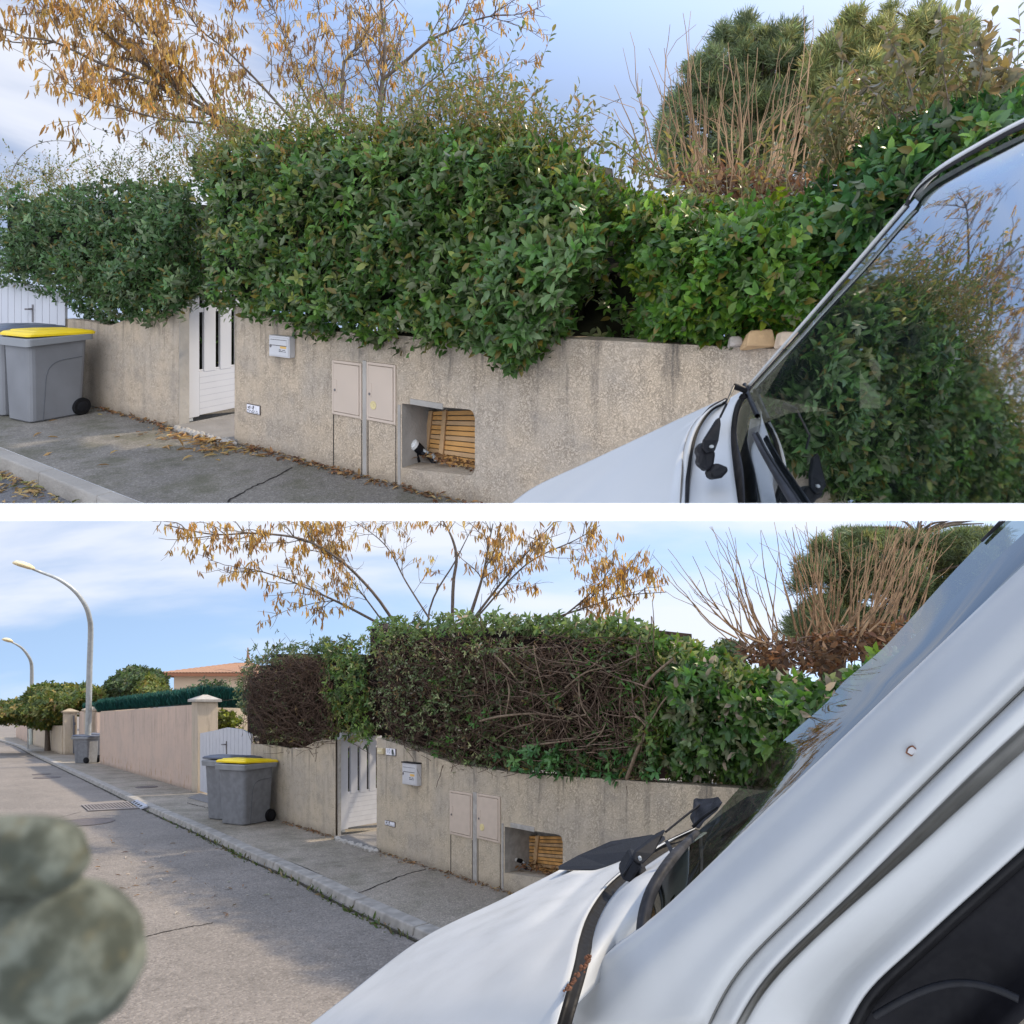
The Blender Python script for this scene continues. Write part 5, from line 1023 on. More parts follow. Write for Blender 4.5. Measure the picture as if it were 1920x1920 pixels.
# ================================================================== POLLARDED SHRUBS
def fan(q, label, heads, shoots, D, clump, clipz=None, r=.0092):
    th = thing('pollard', label, 'pollarded tree', q.px(*heads[0], D), ); lines = []
    for hx, hy, n, sp, ln in shoots:
        for _ in range(max(2, int(n*.66))):
            x0 = hx+rng.normal(0, 16); y0 = hy+rng.normal(0, 8); a = rng.normal(*sp); L_ = rng.uniform(*ln); dd = D+rng.normal(0, .35); c = []; b = a*1.6+rng.normal(0, .15)
            x, y = x0, y0; m = 9
            for k in range(m+1):
                c.append(q.px(x, y, dd)); aa = b+(a-b)*min(1, k/3.5)+rng.normal(0, .085); x += math.sin(aa)*L_/m; y -= math.cos(aa)*L_/m
            lines.append((np.array(c), rng.uniform(.7, 1.2)*r*q.S, .0024*q.S))
            if rng.random() < .55:
                k = rng.integers(3, 7); e = [c[k]]; 
                for j in range(3): e.append(c[min(k+j+1, m)]+np.array([rng.normal(0, .03), 0, 0])*q.S*(j+1)+np.array([(.05 if a > 0 else -.05)*(j+1), 0, 0])*q.S)
                lines.append((np.array(e), .0035*q.S, .002*q.S))
    if clipz is not None:
        o = []
        for p, a, b in lines:
            k = p[:, 2] < clipz*p[:, 1]; i = len(p) if k.all() else int(np.argmin(k))
            if i >= 2: o.append((p[:i], a, b))
        lines = o
    tubes('shoots', lines, TAN, th, 5)
    m = MB()
    for hx, hy in heads:
        c = q.px(hx, hy+12, D+.25); g = q.W((hx-960)/F*(D+.25), D+.25, 0); m.tube([g, c*.7+g*.3, c], .10*q.S, .14*q.S, 9)
    build('trunk', m, BARK, th)
    uv = sample(clump, 950); dd = D+rng.uniform(-.45, .3, len(uv)); P = np.stack([(uv[:, 0]-960)/F*dd, dd, (960-uv[:, 1])/F*dd], 1)*q.S
    n = len(P); L = rng.uniform(.06, .12, n)*q.S
    link('dead_leaves', leaves_mesh('dead_leaves', P, rng.normal(0, 1, (n, 3)), rng.normal(0, 1, (n, 3)), L, L*.55, palette(n, [((.13, .065, .035), 4), ((.20, .11, .055), 3), ((.07, .04, .025), 3)])), DRY, th)
    ls = []
    for _ in range(160):
        p = sample(clump, 1)[0]; c = [q.px(p[0], p[1], D+rng.uniform(-.4, .3))]; a = rng.uniform(0, 6.28)
        for k in range(5): a += rng.normal(0, .5); c.append(c[-1]+np.array([math.cos(a)*.05, rng.normal(0, .02), math.sin(a)*.03])*q.S)
        ls.append((np.array(c), .008*q.S, .004*q.S))
    tubes('knotted_stubs', ls, TWIG_L, th, 4)
    return th
fan(U, 'pollarded tree with a fan of tan whips between the hedge and the tall pines', [(1300, 350), (1400, 350), (1500, 352)], [(1260, 330, 16, (-.28, .22), (80, 200)), (1320, 345, 26, (-.10, .16), (120, 290)), (1390, 350, 34, (.05, .16), (120, 300)), (1450, 350, 34, (.18, .16), (120, 270)), (1520, 350, 34, (.42, .18), (100, 260)), (1290, 330, 3, (-.02, .05), (300, 330)), (1240, 320, 3, (-.06, .06), (250, 300)), (1480, 345, 2, (.07, .04), (320, 340))], 6.6, [(1270, 335), (1330, 320), (1440, 325), (1540, 340), (1570, 370), (1480, 385), (1380, 385), (1290, 375)])
fan(Lo, 'pollarded tree with bristling tan whips beside the van in the lower street', [(1450, 1215), (1560, 1195), (1640, 1185)], [(1405, 1200, 14, (-.62, .22), (110, 230)), (1440, 1205, 22, (-.22, .16), (120, 250)), (1520, 1200, 24, (-.05, .18), (120, 270)), (1570, 1190, 34, (.10, .16), (140, 280)), (1630, 1185, 38, (.22, .16), (140, 290)), (1690, 1160, 24, (.30, .14), (120, 260)), (1560, 1200, 10, (-.32, .10), (180, 290))], 7.2, [(1385, 1215), (1430, 1198), (1500, 1205), (1540, 1185), (1620, 1178), (1700, 1160), (1700, 1215), (1600, 1240), (1540, 1262), (1440, 1250), (1395, 1240)], clipz=(960-972)/F)

# ================================================================== PINES AND FAR TREES
def pine(q, label, clumps, D, base, n_per=60, pal=None, L0=(.13, .26), clipz=None, nd=22, name='pine_tree'):
    th = thing(name, label, 'pine tree', q.W((base-960)/F*D, D, 0)); T = []; Dr = []; lines = []
    tr = q.W((base-960)/F*D, D, 0); tops = []
    for u, v, ru, rv in clumps:
        c = q.px(u, v, D+rng.normal(0, .5)); px = D/F*q.S; k = int(n_per*ru*rv/620)+10; d = unit(rng.normal(size=(k, 3))); rad = rng.uniform(.3, 1.35, k)[:, None]
        T.append(c+d*np.array([ru*px, ru*px, rv*px])*rad); Dr.append(d*.7+np.array([0, 0, .75])+rng.normal(0, .3, (k, 3))); tops.append(c)
    tops = np.array(tops); top = tops[np.argmax(tops[:, 2])]; spine = spline([tr, (tr+top)/2+np.array([.1, 0, 0])*q.S, top], 14); lines.append((spine, .16*q.S, .03*q.S))
    for c in tops: k = np.argmin(np.abs(spine[:, 2]-(c[2]-.5*q.S))); lines.append((spline([spine[k], (spine[k]+c)/2+np.array([0, 0, .1*q.S]), c], 7), .05*q.S, .015*q.S))
    T, Dr = np.concatenate(T), np.concatenate(Dr)
    if clipz is not None:
        k = T[:, 2] < clipz*T[:, 1]-.05*q.S; T, Dr = T[k], Dr[k]; lines = [(p[:max(2, int(np.argmin(p[:, 2] < clipz*p[:, 1])) if not (p[:, 2] < clipz*p[:, 1]).all() else len(p))], a, b) for p, a, b in lines if p[0][2] < clipz*p[0][1] and p[1][2] < clipz*p[1][1]]
    tubes('trunk', lines, BARK, th, 5)
    n = len(T); k = np.repeat(np.arange(n), nd); m = len(k); ax = unit(Dr)[k]+rng.normal(0, .55, (m, 3)); L = rng.uniform(*L0, m)*q.S; C = palette(n, pal)[k]*rng.uniform(.75, 1.25, (m, 1))
    pos = T[k]+rng.normal(0, .05, (m, 3))*q.S
    if clipz is not None: ok = (pos[:, 2]+.3*q.S < clipz*pos[:, 1]) ; pos, ax, L, C, m = pos[ok], ax[ok], L[ok], C[ok], int(ok.sum())
    link('crown', needles_mesh('crown', pos, ax, L, L*.045, C), NEED, th)
PD = [((.13, .17, .075), 4), ((.17, .21, .08), 3), ((.27, .27, .09), 2), ((.085, .115, .055), 3)]
PY = [((.27, .28, .09), 4), ((.19, .22, .08), 3), ((.38, .32, .11), 1.5)]
def clumps_in(poly, n, r): uv = sample(poly, n); return [(u, v, rng.uniform(*r), rng.uniform(*r)*.8) for u, v in uv]
pine(U, 'dark pine standing behind the fan of whips', clumps_in([(1248, 250), (1262, 190), (1285, 175), (1300, 120), (1335, 100), (1352, 50), (1385, 62), (1405, 20), (1440, 50), (1470, 30), (1495, 48), (1515, 95), (1545, 120), (1565, 330), (1250, 330)], 210, (8, 21)), 17., 1400, 60, PD)
pine(U, 'paler yellow-green pine nearest the corner above the upper van', clumps_in([(1525, 120), (1548, 70), (1575, 60), (1590, 25), (1640, 35), (1672, 15), (1705, 48), (1735, 10), (1775, 40), (1810, 55), (1835, 150), (1760, 270), (1560, 330), (1515, 240)], 200, (8, 22)), 15.5, 1660, 62, PY)
pine(Lo, 'dark pine behind the bristling whips of the lower street', clumps_in([(1490, 1200), (1500, 1110), (1530, 1040), (1560, 985), (1700, 960), (1880, 960), (1870, 1060), (1780, 1150), (1660, 1200)], 150, (12, 28)), 17.5, 1640, 62, PD, clipz=(960-973)/F)
def crown(q, name, label, poly, D, n, pal, L0, cat='tree', depth=1.2, trunk=None, mat=FARL, group=None, wd=.5, k=6):
    c = np.mean(np.array(poly), 0); X, Dg = (c[0]-960)/F*D, D; k9 = rng.normal(0, 3.5, (n, 2)); th = thing(name, label, cat, q.W(X, Dg, 0), group); uv = sample(poly, n); e = np.clip(edist(poly, uv)/25, 0, 1); uv = uv+k9*(lump(uv, .09, 2)[:, None]+.6); dd = D-depth*e*rng.random(n)+lump(uv, .05, D)*.25
    P = np.stack([(uv[:, 0]-960)/F*dd, dd, (960-uv[:, 1])/F*dd], 1)*q.S; d = rng.normal(0, .6, (n, 3))+np.array([0, -.5, .7])
    pos, ax, nr, L, W_, C = rosettes(P, d, k, L0, wd/2, pal, None, S=q.S, spread=.12); link('crown', leaves_mesh('crown', pos, ax, nr, L, W_, C), mat, th)
    ls = [(spline([q.W(X, D, -.1), q.px(c[0], c[1]+8, D)], 6), .12*q.S, .05*q.S)]
    for i in range(12): p = P[rng.integers(n)]; ls.append((spline([ls[0][0][-2], p*.5+ls[0][0][-1]*.5, p], 6), .04*q.S, .012*q.S))
    tubes('trunk', ls, BARK, th, 5)
GF = [((.045, .075, .035), 4), ((.06, .09, .04), 3), ((.035, .05, .03), 3)]
GFY = [((.11, .13, .04), 4), ((.07, .10, .035), 4), ((.15, .14, .05), 2)]
crown(Lo, 'umbrella_tree', 'dark bushy tree left of the house roof, above the green fence', [(197, 1300), (200, 1282), (225, 1262), (250, 1251), (275, 1256), (296, 1262), (312, 1274), (310, 1296), (290, 1312), (250, 1314), (215, 1312)], 30., 2300, GF, (.12, .26), depth=2.4)
crown(Lo, 'leafy_tree', 'paler green tree in front of the house corner above the fence', [(250, 1306), (262, 1284), (285, 1272), (302, 1280), (318, 1296), (316, 1316), (260, 1316)], 27., 1100, GFY, (.10, .22), depth=1.8)
crown(Lo, 'garden_hedge', 'thick green and yellowish bushes overhanging the low cream wall down the street', [(-30, 1318), (22, 1316), (45, 1306), (62, 1288), (85, 1279), (105, 1287), (120, 1281), (150, 1286), (192, 1291), (198, 1314), (165, 1320), (142, 1338), (126, 1352), (104, 1363), (72, 1364), (45, 1356), (22, 1352), (-30, 1362)], 29., 3800, [((.075, .10, .03), 4), ((.05, .08, .03), 4), ((.12, .12, .035), 2), ((.16, .12, .05), .8)], (.10, .22), cat='hedge', depth=2.5)
crown(Lo, 'yellow_bush', 'small yellow-green bush peeping over the arched driveway gate', [(400, 1346), (412, 1335), (430, 1336), (443, 1346), (440, 1360), (402, 1368)], 15.2, 120, [((.16, .19, .03), 3), ((.09, .12, .03), 3), ((.05, .06, .02), 2)], (.09, .16), cat='bush', depth=.6)
crown(Lo, 'shrub', 'ragged shrubs growing along the top of the green fence before the house', [(325, 1300), (345, 1292), (365, 1284), (385, 1268), (400, 1274), (430, 1280), (440, 1296), (380, 1296)], 20., 150, GF, (.07, .14), cat='shrub', depth=.6, k=4)
crown(Lo, 'treetop', 'small treetop just showing between the bare-twig hedge and the whips', [(1335, 1225), (1345, 1210), (1370, 1202), (1392, 1212), (1395, 1232)], 12., 140, GF, (.08, .15), cat='tree', depth=.8)

# ================================================================== VANS
def body_plane(n, kap): return lambda u, v: 1/(kap*(n[0]*(u-960)/F+n[1]+n[2]*(960-v)/F))
def curve(q, pts, n): sp = spline(pts, n); return sp
def sheet(name, q, rows, mat, parent, n=28, sub=5, solid=.003, smooth=True, **k):
    """a pressed panel lofted through curves of (u, v, depth)"""
    C = [spline(r, n) for r in rows]; m = len(C); full = []
    A = np.array(C)
    for j in range(n): full.append(spline_param(A[:, j], (m-1)*sub+1))
    G = np.array(full).transpose(1, 0, 2); mb = MB(); mb.grid([[q.px(*p) for p in row] for row in G])
    return build(name, mb, mat, parent, smooth=smooth, solid=solid*q.S if solid else 0, fix=False, **k)
def spline_param(c, n):
    """smooth curve through the points, safe where they lie close together"""
    c = np.array(c, float)
    if len(c) == 2: t = np.linspace(0, 1, n)[:, None]; return c[0]*(1-t)+c[1]*t
    s = c*np.array([1, 1, 700.]); h = np.sqrt(np.linalg.norm(np.diff(s, axis=0), axis=1))+1e-3
    d = np.diff(c, axis=0)/h[:, None]; m = np.zeros_like(c); m[0], m[-1] = d[0], d[-1]
    for i in range(1, len(c)-1):
        w1, w2 = 2*h[i]+h[i-1], h[i]+2*h[i-1]; a, b = d[i-1], d[i]; ok = a*b > 0
        m[i] = np.where(ok, (w1+w2)/(w1/np.where(ok, a, 1)+w2/np.where(ok, b, 1)), 0)
    out = []
    for x in np.linspace(0, len(c)-1, n):
        i = min(int(x), len(c)-2); t = x-i; out.append((2*t**3-3*t*t+1)*c[i]+(t**3-2*t*t+t)*h[i]*m[i]+(-2*t**3+3*t*t)*c[i+1]+(t**3-t*t)*h[i]*m[i+1])
    return np.array(out)
def pxtube(name, q, pts, rpx, mat, parent, r1=None, n=40, sides=10, **k):
    sp = spline(pts, n); P = np.array([q.px(*p) for p in sp]); D = np.mean(sp[:, 2]); m = MB(); m.tube(P, rpx*D/F*q.S, (r1 or rpx)*D/F*q.S, sides); return build(name, m, mat, parent, smooth=True, **k)
def plate(name, q, pts, thick, mat, parent, **k):
    a = [q.px(*p) for p in pts]; off = np.array([0, thick*q.S, 0]); m = MB(); m.prism(a, [x+off for x in a]); return build(name, m, mat, parent, **k)
def fit_depth(rows):
    A = np.array([p for r in rows for p in r]); x, y = (A[:, 0]-960)/F, (960-A[:, 1])/F; M_ = np.stack([np.ones(len(A)), x, y, x*x, x*y, y*y], 1); c = np.linalg.lstsq(M_, 1/A[:, 2], rcond=None)[0]
    def d(u, v): x, y = (u-960)/F, (960-v)/F; return float(1/(c@np.array([1, x, y, x*x, x*y, y*y])))
    return d
def refit(rows, extra=()): d = fit_depth(rows); return [[(u, v, d(u, v)+(extra[i] if i < len(extra) else 0)) for u, v, _ in r] for i, r in enumerate(rows)], d
# ---- van on the climbing street
q = U; van = thing('van', 'white van on the upper street, windscreen mirroring the uncut hedge', 'van', q.px(1500, 940, 2.4))
gp = body_plane((.88, .03, -.345), 1.58)
BU = [
    [(948, 978, 2.78), (1008, 930, 2.9), (1102, 884, 2.95), (1202, 838, 2.85), (1292, 792, 2.70), (1348, 764, 2.55)],
    [(940, 962, 2.66), (1000, 915, 2.78), (1100, 868, 2.82), (1200, 821, 2.74), (1290, 779, 2.60), (1346, 754, 2.48)],
    [(1000, 962, 2.52), (1060, 918, 2.62), (1140, 872, 2.66), (1225, 826, 2.62), (1298, 785, 2.52), (1348, 755, 2.45)],
    [(1120, 962, 2.34), (1165, 912, 2.44), (1215, 865, 2.50), (1262, 822, 2.50), (1310, 784, 2.46), (1350, 757, 2.42)],
    [(1274, 962, 2.06), (1277, 900, 2.18), (1282, 845, 2.30), (1296, 803, 2.36), (1322, 773, 2.40), (1352, 758, 2.41)]]
BU, _ = refit(BU, (.10, 0)); sheet('bonnet', q, BU, VAN_W, van, 34, 6)
sheet('bonnet_lip', q, [[(1276, 962, 2.055), (1279, 900, 2.235), (1284, 845, 2.295), (1298, 803, 2.355), (1324, 773, 2.395), (1353, 757, 2.41)],
    [(1279, 962, 2.04), (1283, 895, 2.21), (1290, 842, 2.27), (1304, 801, 2.33), (1328, 770, 2.38), (1357, 752, 2.40)],
    [(1282, 962, 2.05), (1286, 890, 2.22), (1294, 840, 2.28), (1308, 800, 2.34), (1331, 767, 2.39), (1360, 749, 2.41)]], VAN_W, van, 30, 4)
pxtube('bonnet_seal', q, [(1284, 964, 2.06), (1288, 895, 2.23), (1296, 838, 2.29), (1309, 799, 2.35), (1333, 767, 2.40), (1362, 751, 2.43)], 5.5, RUB, van)
sheet('scuttle_panel', q, [[(1287, 962, 2.08), (1291, 890, 2.27), (1300, 836, 2.33), (1313, 800, 2.38), (1336, 770, 2.43), (1390, 735, 2.47)],
    [(1330, 962, 2.0), (1330, 890, 2.16), (1332, 830, 2.31), (1342, 790, 2.36), (1360, 762, 2.41), (1394, 733, 2.45)],
    [(1386, 962, 1.97), (1376, 890, 2.15), (1370, 830, 2.31), (1372, 790, 2.34), (1380, 757, 2.38), (1398, 731, 2.43)]], VAN_W, van, 30, 5)
gL = [(1379, 966), (1371, 890), (1365, 825), (1367, 785), (1376, 757), (1396, 733)]; gR = [(1398, 966), (1394, 882), (1382, 822), (1384, 783), (1393, 755), (1412, 722)]
sheet('screen_seal', q, [[(u, v, gp(u, v)-.005) for u, v in gL], [((a[0]+b[0])/2, (a[1]+b[1])/2, gp(*a)-.035) for a, b in zip(gL, gR)], [(u, v, gp(u, v)-.010) for u, v in gR]], RUBG, van, 30, 5, solid=.003)
edge = spline([(a, b, 0) for a, b in [(1412, 722), (1500, 622), (1600, 507), (1703, 387), (1735, 352), (1780, 322), (1888, 266), (1975, 228)]], 60)[:, :2]
low = spline([(a, b, 0) for a, b in gR], 24)[:, :2]
def left_at(v):
    if v >= 722: return float(np.interp(v, low[::-1, 1], low[::-1, 0]))
    return float(np.interp(v, edge[::-1, 1], edge[::-1, 0]))
rows = []; NV, NU = 70, 44
for v in np.linspace(228, 966, NV):
    x0 = left_at(v); row = []
    for w in np.linspace(0, 1, NU)**1.3: u = x0+(1975-x0)*w; row.append(q.px(u, v, gp(u, v)+GBEND*(1-w)**3))
    rows.append(row)
mb = MB(); mb.grid(rows); wsU = build('windscreen', mb, GLASS, van, smooth=True, fix=False)
g_ = lambda pts, d: [(u, v, gp(u, v)+d) for u, v in pts]
pxtube('screen_pillar', q, g_([(1398, 730), (1450, 670), (1500, 613), (1600, 499), (1700, 383)], .012), 3.2, VAN_W, van)
pxtube('pillar_seal', q, g_([(1404, 730), (1456, 672), (1505, 617), (1604, 503), (1704, 387)], .012), 1.6, RUBG, van)
pxtube('roof_seal', q, g_([(1699, 387), (1713, 361), (1737, 338), (1782, 308), (1886, 251), (1988, 202)], .012), 5.0, RUBG, van)
sheet('roof_panel', q, [g_([(1704, 374), (1718, 352), (1742, 330), (1786, 300), (1888, 242), (1995, 190)], -.006), g_([(1710, 368), (1728, 340), (1752, 318), (1792, 291), (1890, 236), (1998, 184)], .06), g_([(1720, 372), (1738, 345), (1762, 323), (1800, 296), (1896, 241), (2005, 190)], .5)], VAN_W, van, 30, 5)
m = MB(); pr_ = [(.90, 0.008), (.90, .34), (1.0, .50), (1.2, .645), (1.5, .74), (1.9, .80), (2.05, .7), (2.1, .008)]
m.rings([[np.array([x if x else .80*D, D, z])*q.S for D, z in pr_] for x in (0, 2.4, 3.6)]); build('body_shell', m, VAN_W, van)
# cab seen through the glass
def dk(u, v, d): return (u, v, gp(u, v)+d)
plate('dashboard', q, [dk(1402, 966, .12), dk(1396, 880, .14), dk(1420, 800, .18), dk(1480, 775, .28), dk(1620, 765, .34), dk(1800, 770, .34), dk(1990, 800, .34), dk(1990, 966, .3)], .1, CAB_IN, van)
plate('cab_lining', q, [dk(u, v, .62) for u, v in ((1440, 740), (1500, 640), (1612, 520), (1612, 775))], .04, CAB_IN, van)
plate('cab_lining', q, [dk(u, v, .62) for u, v in ((1664, 480), (1760, 380), (1960, 290), (1960, 800), (1664, 775))], .04, CAB_IN, van)
plate('cab_lining', q, [dk(u, v, .62) for u, v in ((1612, 520), (1664, 480), (1664, 648), (1612, 648))], .04, CAB_IN, van)
m = MB(); c0_ = np.array(q.px(1672, 695, 1.80)); ax = unit(np.array([.75, .2, .62])); x_ = unit(np.cross(ax, [0, 1, 0.])); y_ = np.cross(ax, x_); rr = .078*q.S
m.tube([c0_+(x_*math.cos(a)+y_*math.sin(a))*rr for a in np.linspace(0, 6.283, 33)], .012*q.S, None, 8); m.tube([c0_-x_*rr, c0_, c0_+x_*rr], .012*q.S, None, 6); build('steering_wheel', m, BLKP, van)
# wiper
w = build('wiper', (lambda m: (m.tube([q.px(*p) for p in ((1350, 783, 2.14), (1362, 758, 2.14), (1376, 724, 2.24))], 2.2*2.2/F*q.S, None, 8), m)[1])(MB()), BLKP, van)
plate('arm', q, [(1351, 781, 2.08), (1344, 786, 2.08), (1320, 824, 2.03), (1317, 840, 2.03), (1326, 850, 2.03), (1341, 846, 2.03), (1348, 826, 2.05), (1352, 796, 2.08)], .018, BLKP, w, bevel=.004*q.S)
plate('arm_joint', q, [(1321, 826, 2.045), (1309, 838, 2.04), (1309, 848, 2.04), (1313, 853, 2.04), (1309, 868, 2.04), (1327, 884, 2.04), (1339, 874, 2.04), (1343, 848, 2.04)], .05, BLKP, w, bevel=.008*q.S)
plate('pivot_cap', q, [(1329, 884, 2.04), (1343, 867, 2.03), (1352, 870, 2.03), (1364, 875, 2.03), (1368, 882, 2.03), (1355, 896, 2.03), (1339, 899, 2.03), (1334, 893, 2.03)], .06, BLKP, w, bevel=.008*q.S)
plate('rivet', q, [(1335+4*math.cos(a), 837+3*math.sin(a), 2.02) for a in np.linspace(0, 6.283, 11)[:-1]], .01, MET, w)
bl = pxtube('blade', q, [*[(u, v, gp(u, v)-.02) for u, v in ((1397, 722), (1403, 740), (1412, 762), (1420, 780))]], 5.5, BLKP, w, 4.5)
pxtube('blade_clip', q, [(1376, 724, 2.25), (1386, 727, 2.25), (1398, 732, 2.26)], 6, RUB, bl)
pxtube('blade', q, [(u, v, gp(u, v)-.02) for u, v in ((1414, 815), (1432, 850), (1462, 900), (1484, 935), (1503, 966))], 5.0, RUBG, w, 8.5)
pxtube('blade_rubber', q, [(u, v, gp(u, v)-.008) for u, v in ((1420, 812), (1440, 850), (1472, 900), (1512, 960))], 3.0, RUB, w)
pxtube('washer_hose', q, [(1388, 742, 2.27), (1393, 745, 2.27), (1400, 742, 2.26)], 5, RUB, van)

# ---- van on the falling street
EDGE_L = [(1036, 1950, 1.27), (1056, 1880, 1.33), (1076, 1810, 1.40), (1086, 1762, 1.50), (1102, 1716, 1.66), (1130, 1672, 1.86), (1160, 1642, 2.06), (1200, 1612, 2.2), (1250, 1580, 2.32), (1304, 1554, 2.42)]
q = Lo; van = thing('van', 'white van on the lower street with scuffed bonnet and broad windscreen pillar', 'van', q.px(1300, 1880, 1.4))
sp_ = body_plane((.60, .75, -.20), .714); gp = body_plane((.80, .15, -.45), 1.06)
BL = [
    [(570, 1960, 2.0), (646, 1897, 2.1), (794, 1782, 2.35), (946, 1704, 2.5), (1056, 1645, 2.5)],
    [(560, 1940, 1.85), (640, 1877, 1.95), (787, 1763, 2.2), (940, 1687, 2.36), (1050, 1632, 2.40)],
    [(640, 1950, 1.68), (712, 1880, 1.80), (846, 1768, 2.02), (975, 1697, 2.20), (1070, 1634, 2.36)],
    [(800, 1950, 1.46), (862, 1868, 1.58), (955, 1772, 1.78), (1040, 1700, 2.0), (1110, 1634, 2.30)],
    [(950, 1950, 1.34), (985, 1860, 1.43), (1030, 1780, 1.58), (1070, 1712, 1.82), (1110, 1660, 2.05), (1140, 1630, 2.26), (1176, 1612, 2.32)],
    EDGE_L]
BL, dB = refit(BL, (.10, 0)); EDGE_L = [(u, v, dB(u, v)+.004) for u, v, _ in EDGE_L]; sheet('bonnet', q, BL, VAN_WC, van, 34, 6)
sheet('bonnet_gap', q, [[(u-5, v-2, d+.012) for u, v, d in EDGE_L], [(u+4, v+2, d+.03) for u, v, d in EDGE_L], [(u+24, v+13, d+.02) for u, v, d in EDGE_L]], RUB, van, 30, 3)
plate('bonnet_guard', q, [(1046, 1632, 2.46), (1083, 1612, 2.55), (1147, 1583, 2.6), (1227, 1571, 2.6), (1250, 1574, 2.5), (1215, 1602, 2.4), (1178, 1620, 2.36), (1140, 1631, 2.4)], .03, BLKP, van, bevel=.01*q.S)
sheet('scuttle_panel', q, [[(u+18, v+8, dB(u, v)+.06) for u, v, _ in EDGE_L[1:]],
    [(1150, 1820, 1.58), (1150, 1770, 1.58), (1160, 1728, 1.61), (1178, 1690, 1.68), (1200, 1655, 1.74), (1228, 1628, 1.88), (1270, 1597, 2.0), (1320, 1562, 2.1)],
    [(1205, 1800, 1.62), (1204, 1755, 1.62), (1212, 1715, 1.64), (1220, 1675, 1.68), (1234, 1648, 1.74), (1254, 1618, 1.82), (1286, 1590, 1.92), (1326, 1562, 2.02)]], VAN_W, van, 30, 5)
gL = [(1198, 1800), (1194, 1768), (1197, 1722), (1207, 1682), (1223, 1648), (1257, 1600), (1304, 1558)]; gR = [(1222, 1800), (1216, 1768), (1219, 1716), (1229, 1680), (1245, 1648), (1276, 1606), (1312, 1562)]
SD = [1.50, 1.52, 1.57, 1.60, 1.64, 1.74, 1.94]
sheet('screen_seal', q, [[(u, v, d+.01) for (u, v), d in zip(gL, SD)], [((a[0]+b[0])/2, (a[1]+b[1])/2, d-.012) for a, b, d in zip(gL, gR, SD)], [(u, v, d) for (u, v), d in zip(gR, SD)]], RUBG, van, 30, 5, solid=.003)
left = spline([(a, b, 0) for a, b in [(1204, 1775), (1208, 1716), (1218, 1680), (1234, 1648), (1266, 1606), (1308, 1560), (1340, 1529), (1384, 1480), (1423, 1440), (1467, 1390), (1547, 1320), (1580, 1280), (1643, 1227), (1680, 1190), (1780, 1080), (1847, 1010), (1890, 968), (1960, 900)]], 80)[:, :2]
P0 = [(1062, 1910), (1078, 1850), (1106, 1800), (1150, 1778), (1193, 1760), (1290, 1670), (1400, 1562), (1530, 1440), (1700, 1278), (1888, 1096), (1990, 998)]
right = spline([(a, b, 0) for a, b in P0[4:]], 60)[:, :2]; rows = []
for v in np.linspace(963, 1775, 80):
    x0 = float(np.interp(v, left[::-1, 1], left[::-1, 0])); x1 = float(np.interp(v, right[::-1, 1], right[::-1, 0]))+14; row = []
    for w_ in np.linspace(0, 1, 24)**1.4: u = x0+(x1-x0)*w_; row.append(q.px(u, v, gp(u, v)+GBEND2*(1-w_)**2))
    rows.append(row)
mb = MB(); mb.grid(rows); build('windscreen', mb, GLASS2, van, smooth=True, fix=False)
pxtube('roof_seal', q, [(u, v, gp(u, v)+GBEND2-.02) for u, v in ((1840, 1015), (1868, 988), (1892, 964))], 2.5, RUBG, van, 5)
plate('dashboard', q, [(1225, 1770, 1.75), (1240, 1690, 1.9), (1320, 1590, 2.1), (1420, 1520, 2.1), (1560, 1480, 2.1), (1560, 1770, 1.8)], .1, CAB_IN, van)
plate('cab_lining', q, [(1480, 1500, 2.3), (1480, 1440, 2.3), (1640, 1290, 2.3), (1800, 1130, 2.3), (1980, 965, 2.3), (1980, 1500, 2.3)], .05, CAB_IN, van)
m = MB(); rg = []
for y, x0, ht in ((1.36, 1.12, 1.62), (1.5, 1.2, 1.85), (2.1, 1.7, 1.98), (2.9, 2.3, 1.9), (3.05, 2.45, 1.6)):
    rg.append([q.W(x, y, h) for x, h in ((x0, .2), (5.2, .2), (5.2, ht), (x0+.25, ht), (x0, ht-.5))])
m.rings(rg); build('body_shell', m, VAN_W, van)
def smooth_line(P, n=26, k=14):
    s = spline([(a, b, 0) for a, b in P], n)[:, :2]
    for _ in range(k): s[1:-1] = (s[:-2]+2*s[1:-1]+s[2:])/4
    return [tuple(x) for x in s]
def off(P, du, dv, dd): return [(u+du, v+dv, sp_(u, v)+dd) for u, v in P]
P1 = [(1100, 1935), (1132, 1872), (1172, 1824), (1215, 1795), (1262, 1762), (1345, 1700), (1455, 1600), (1580, 1488), (1750, 1322), (1935, 1142), (2030, 1050)]
P2 = [(1325, 1930), (1338, 1887), (1363, 1833), (1400, 1790), (1447, 1757), (1500, 1702), (1563, 1640), (1680, 1523), (1763, 1440), (1888, 1320), (1990, 1222)]
P0 = smooth_line(P0, k=3); P1 = smooth_line(P1); P2 = smooth_line(P2, k=8)
Pm = [((a[0]+b[0])/2, (a[1]+b[1])/2) for a, b in zip(P1, P2)]
sheet('screen_pillar', q, [[(u-2, v-3, sp_(u, v)+.12) for u, v in P0], [(u, v, sp_(u, v)+.075) for u, v in P0], [(u*.6+a*.4, v*.6+b*.4, sp_(u, v)+.035) for (u, v), (a, b) in zip(P0, P1)], off(P1, 0, 0, .008), off(Pm, 0, 0, -.004), off(P2, -16, -10, -.003), off(P2, -4, -3, .0), off(P2, 0, 0, .008)], VAN_W, van, 40, 6)
pxtube('crease_line', q, [(u, v, sp_(u, v)-.003) for u, v in P2], 1.7, plain('crease shade and dirt', (.12, .12, .112), .7, .2), van, n=60)  # dark line along the pillar groove, painted for its shadow and dirt
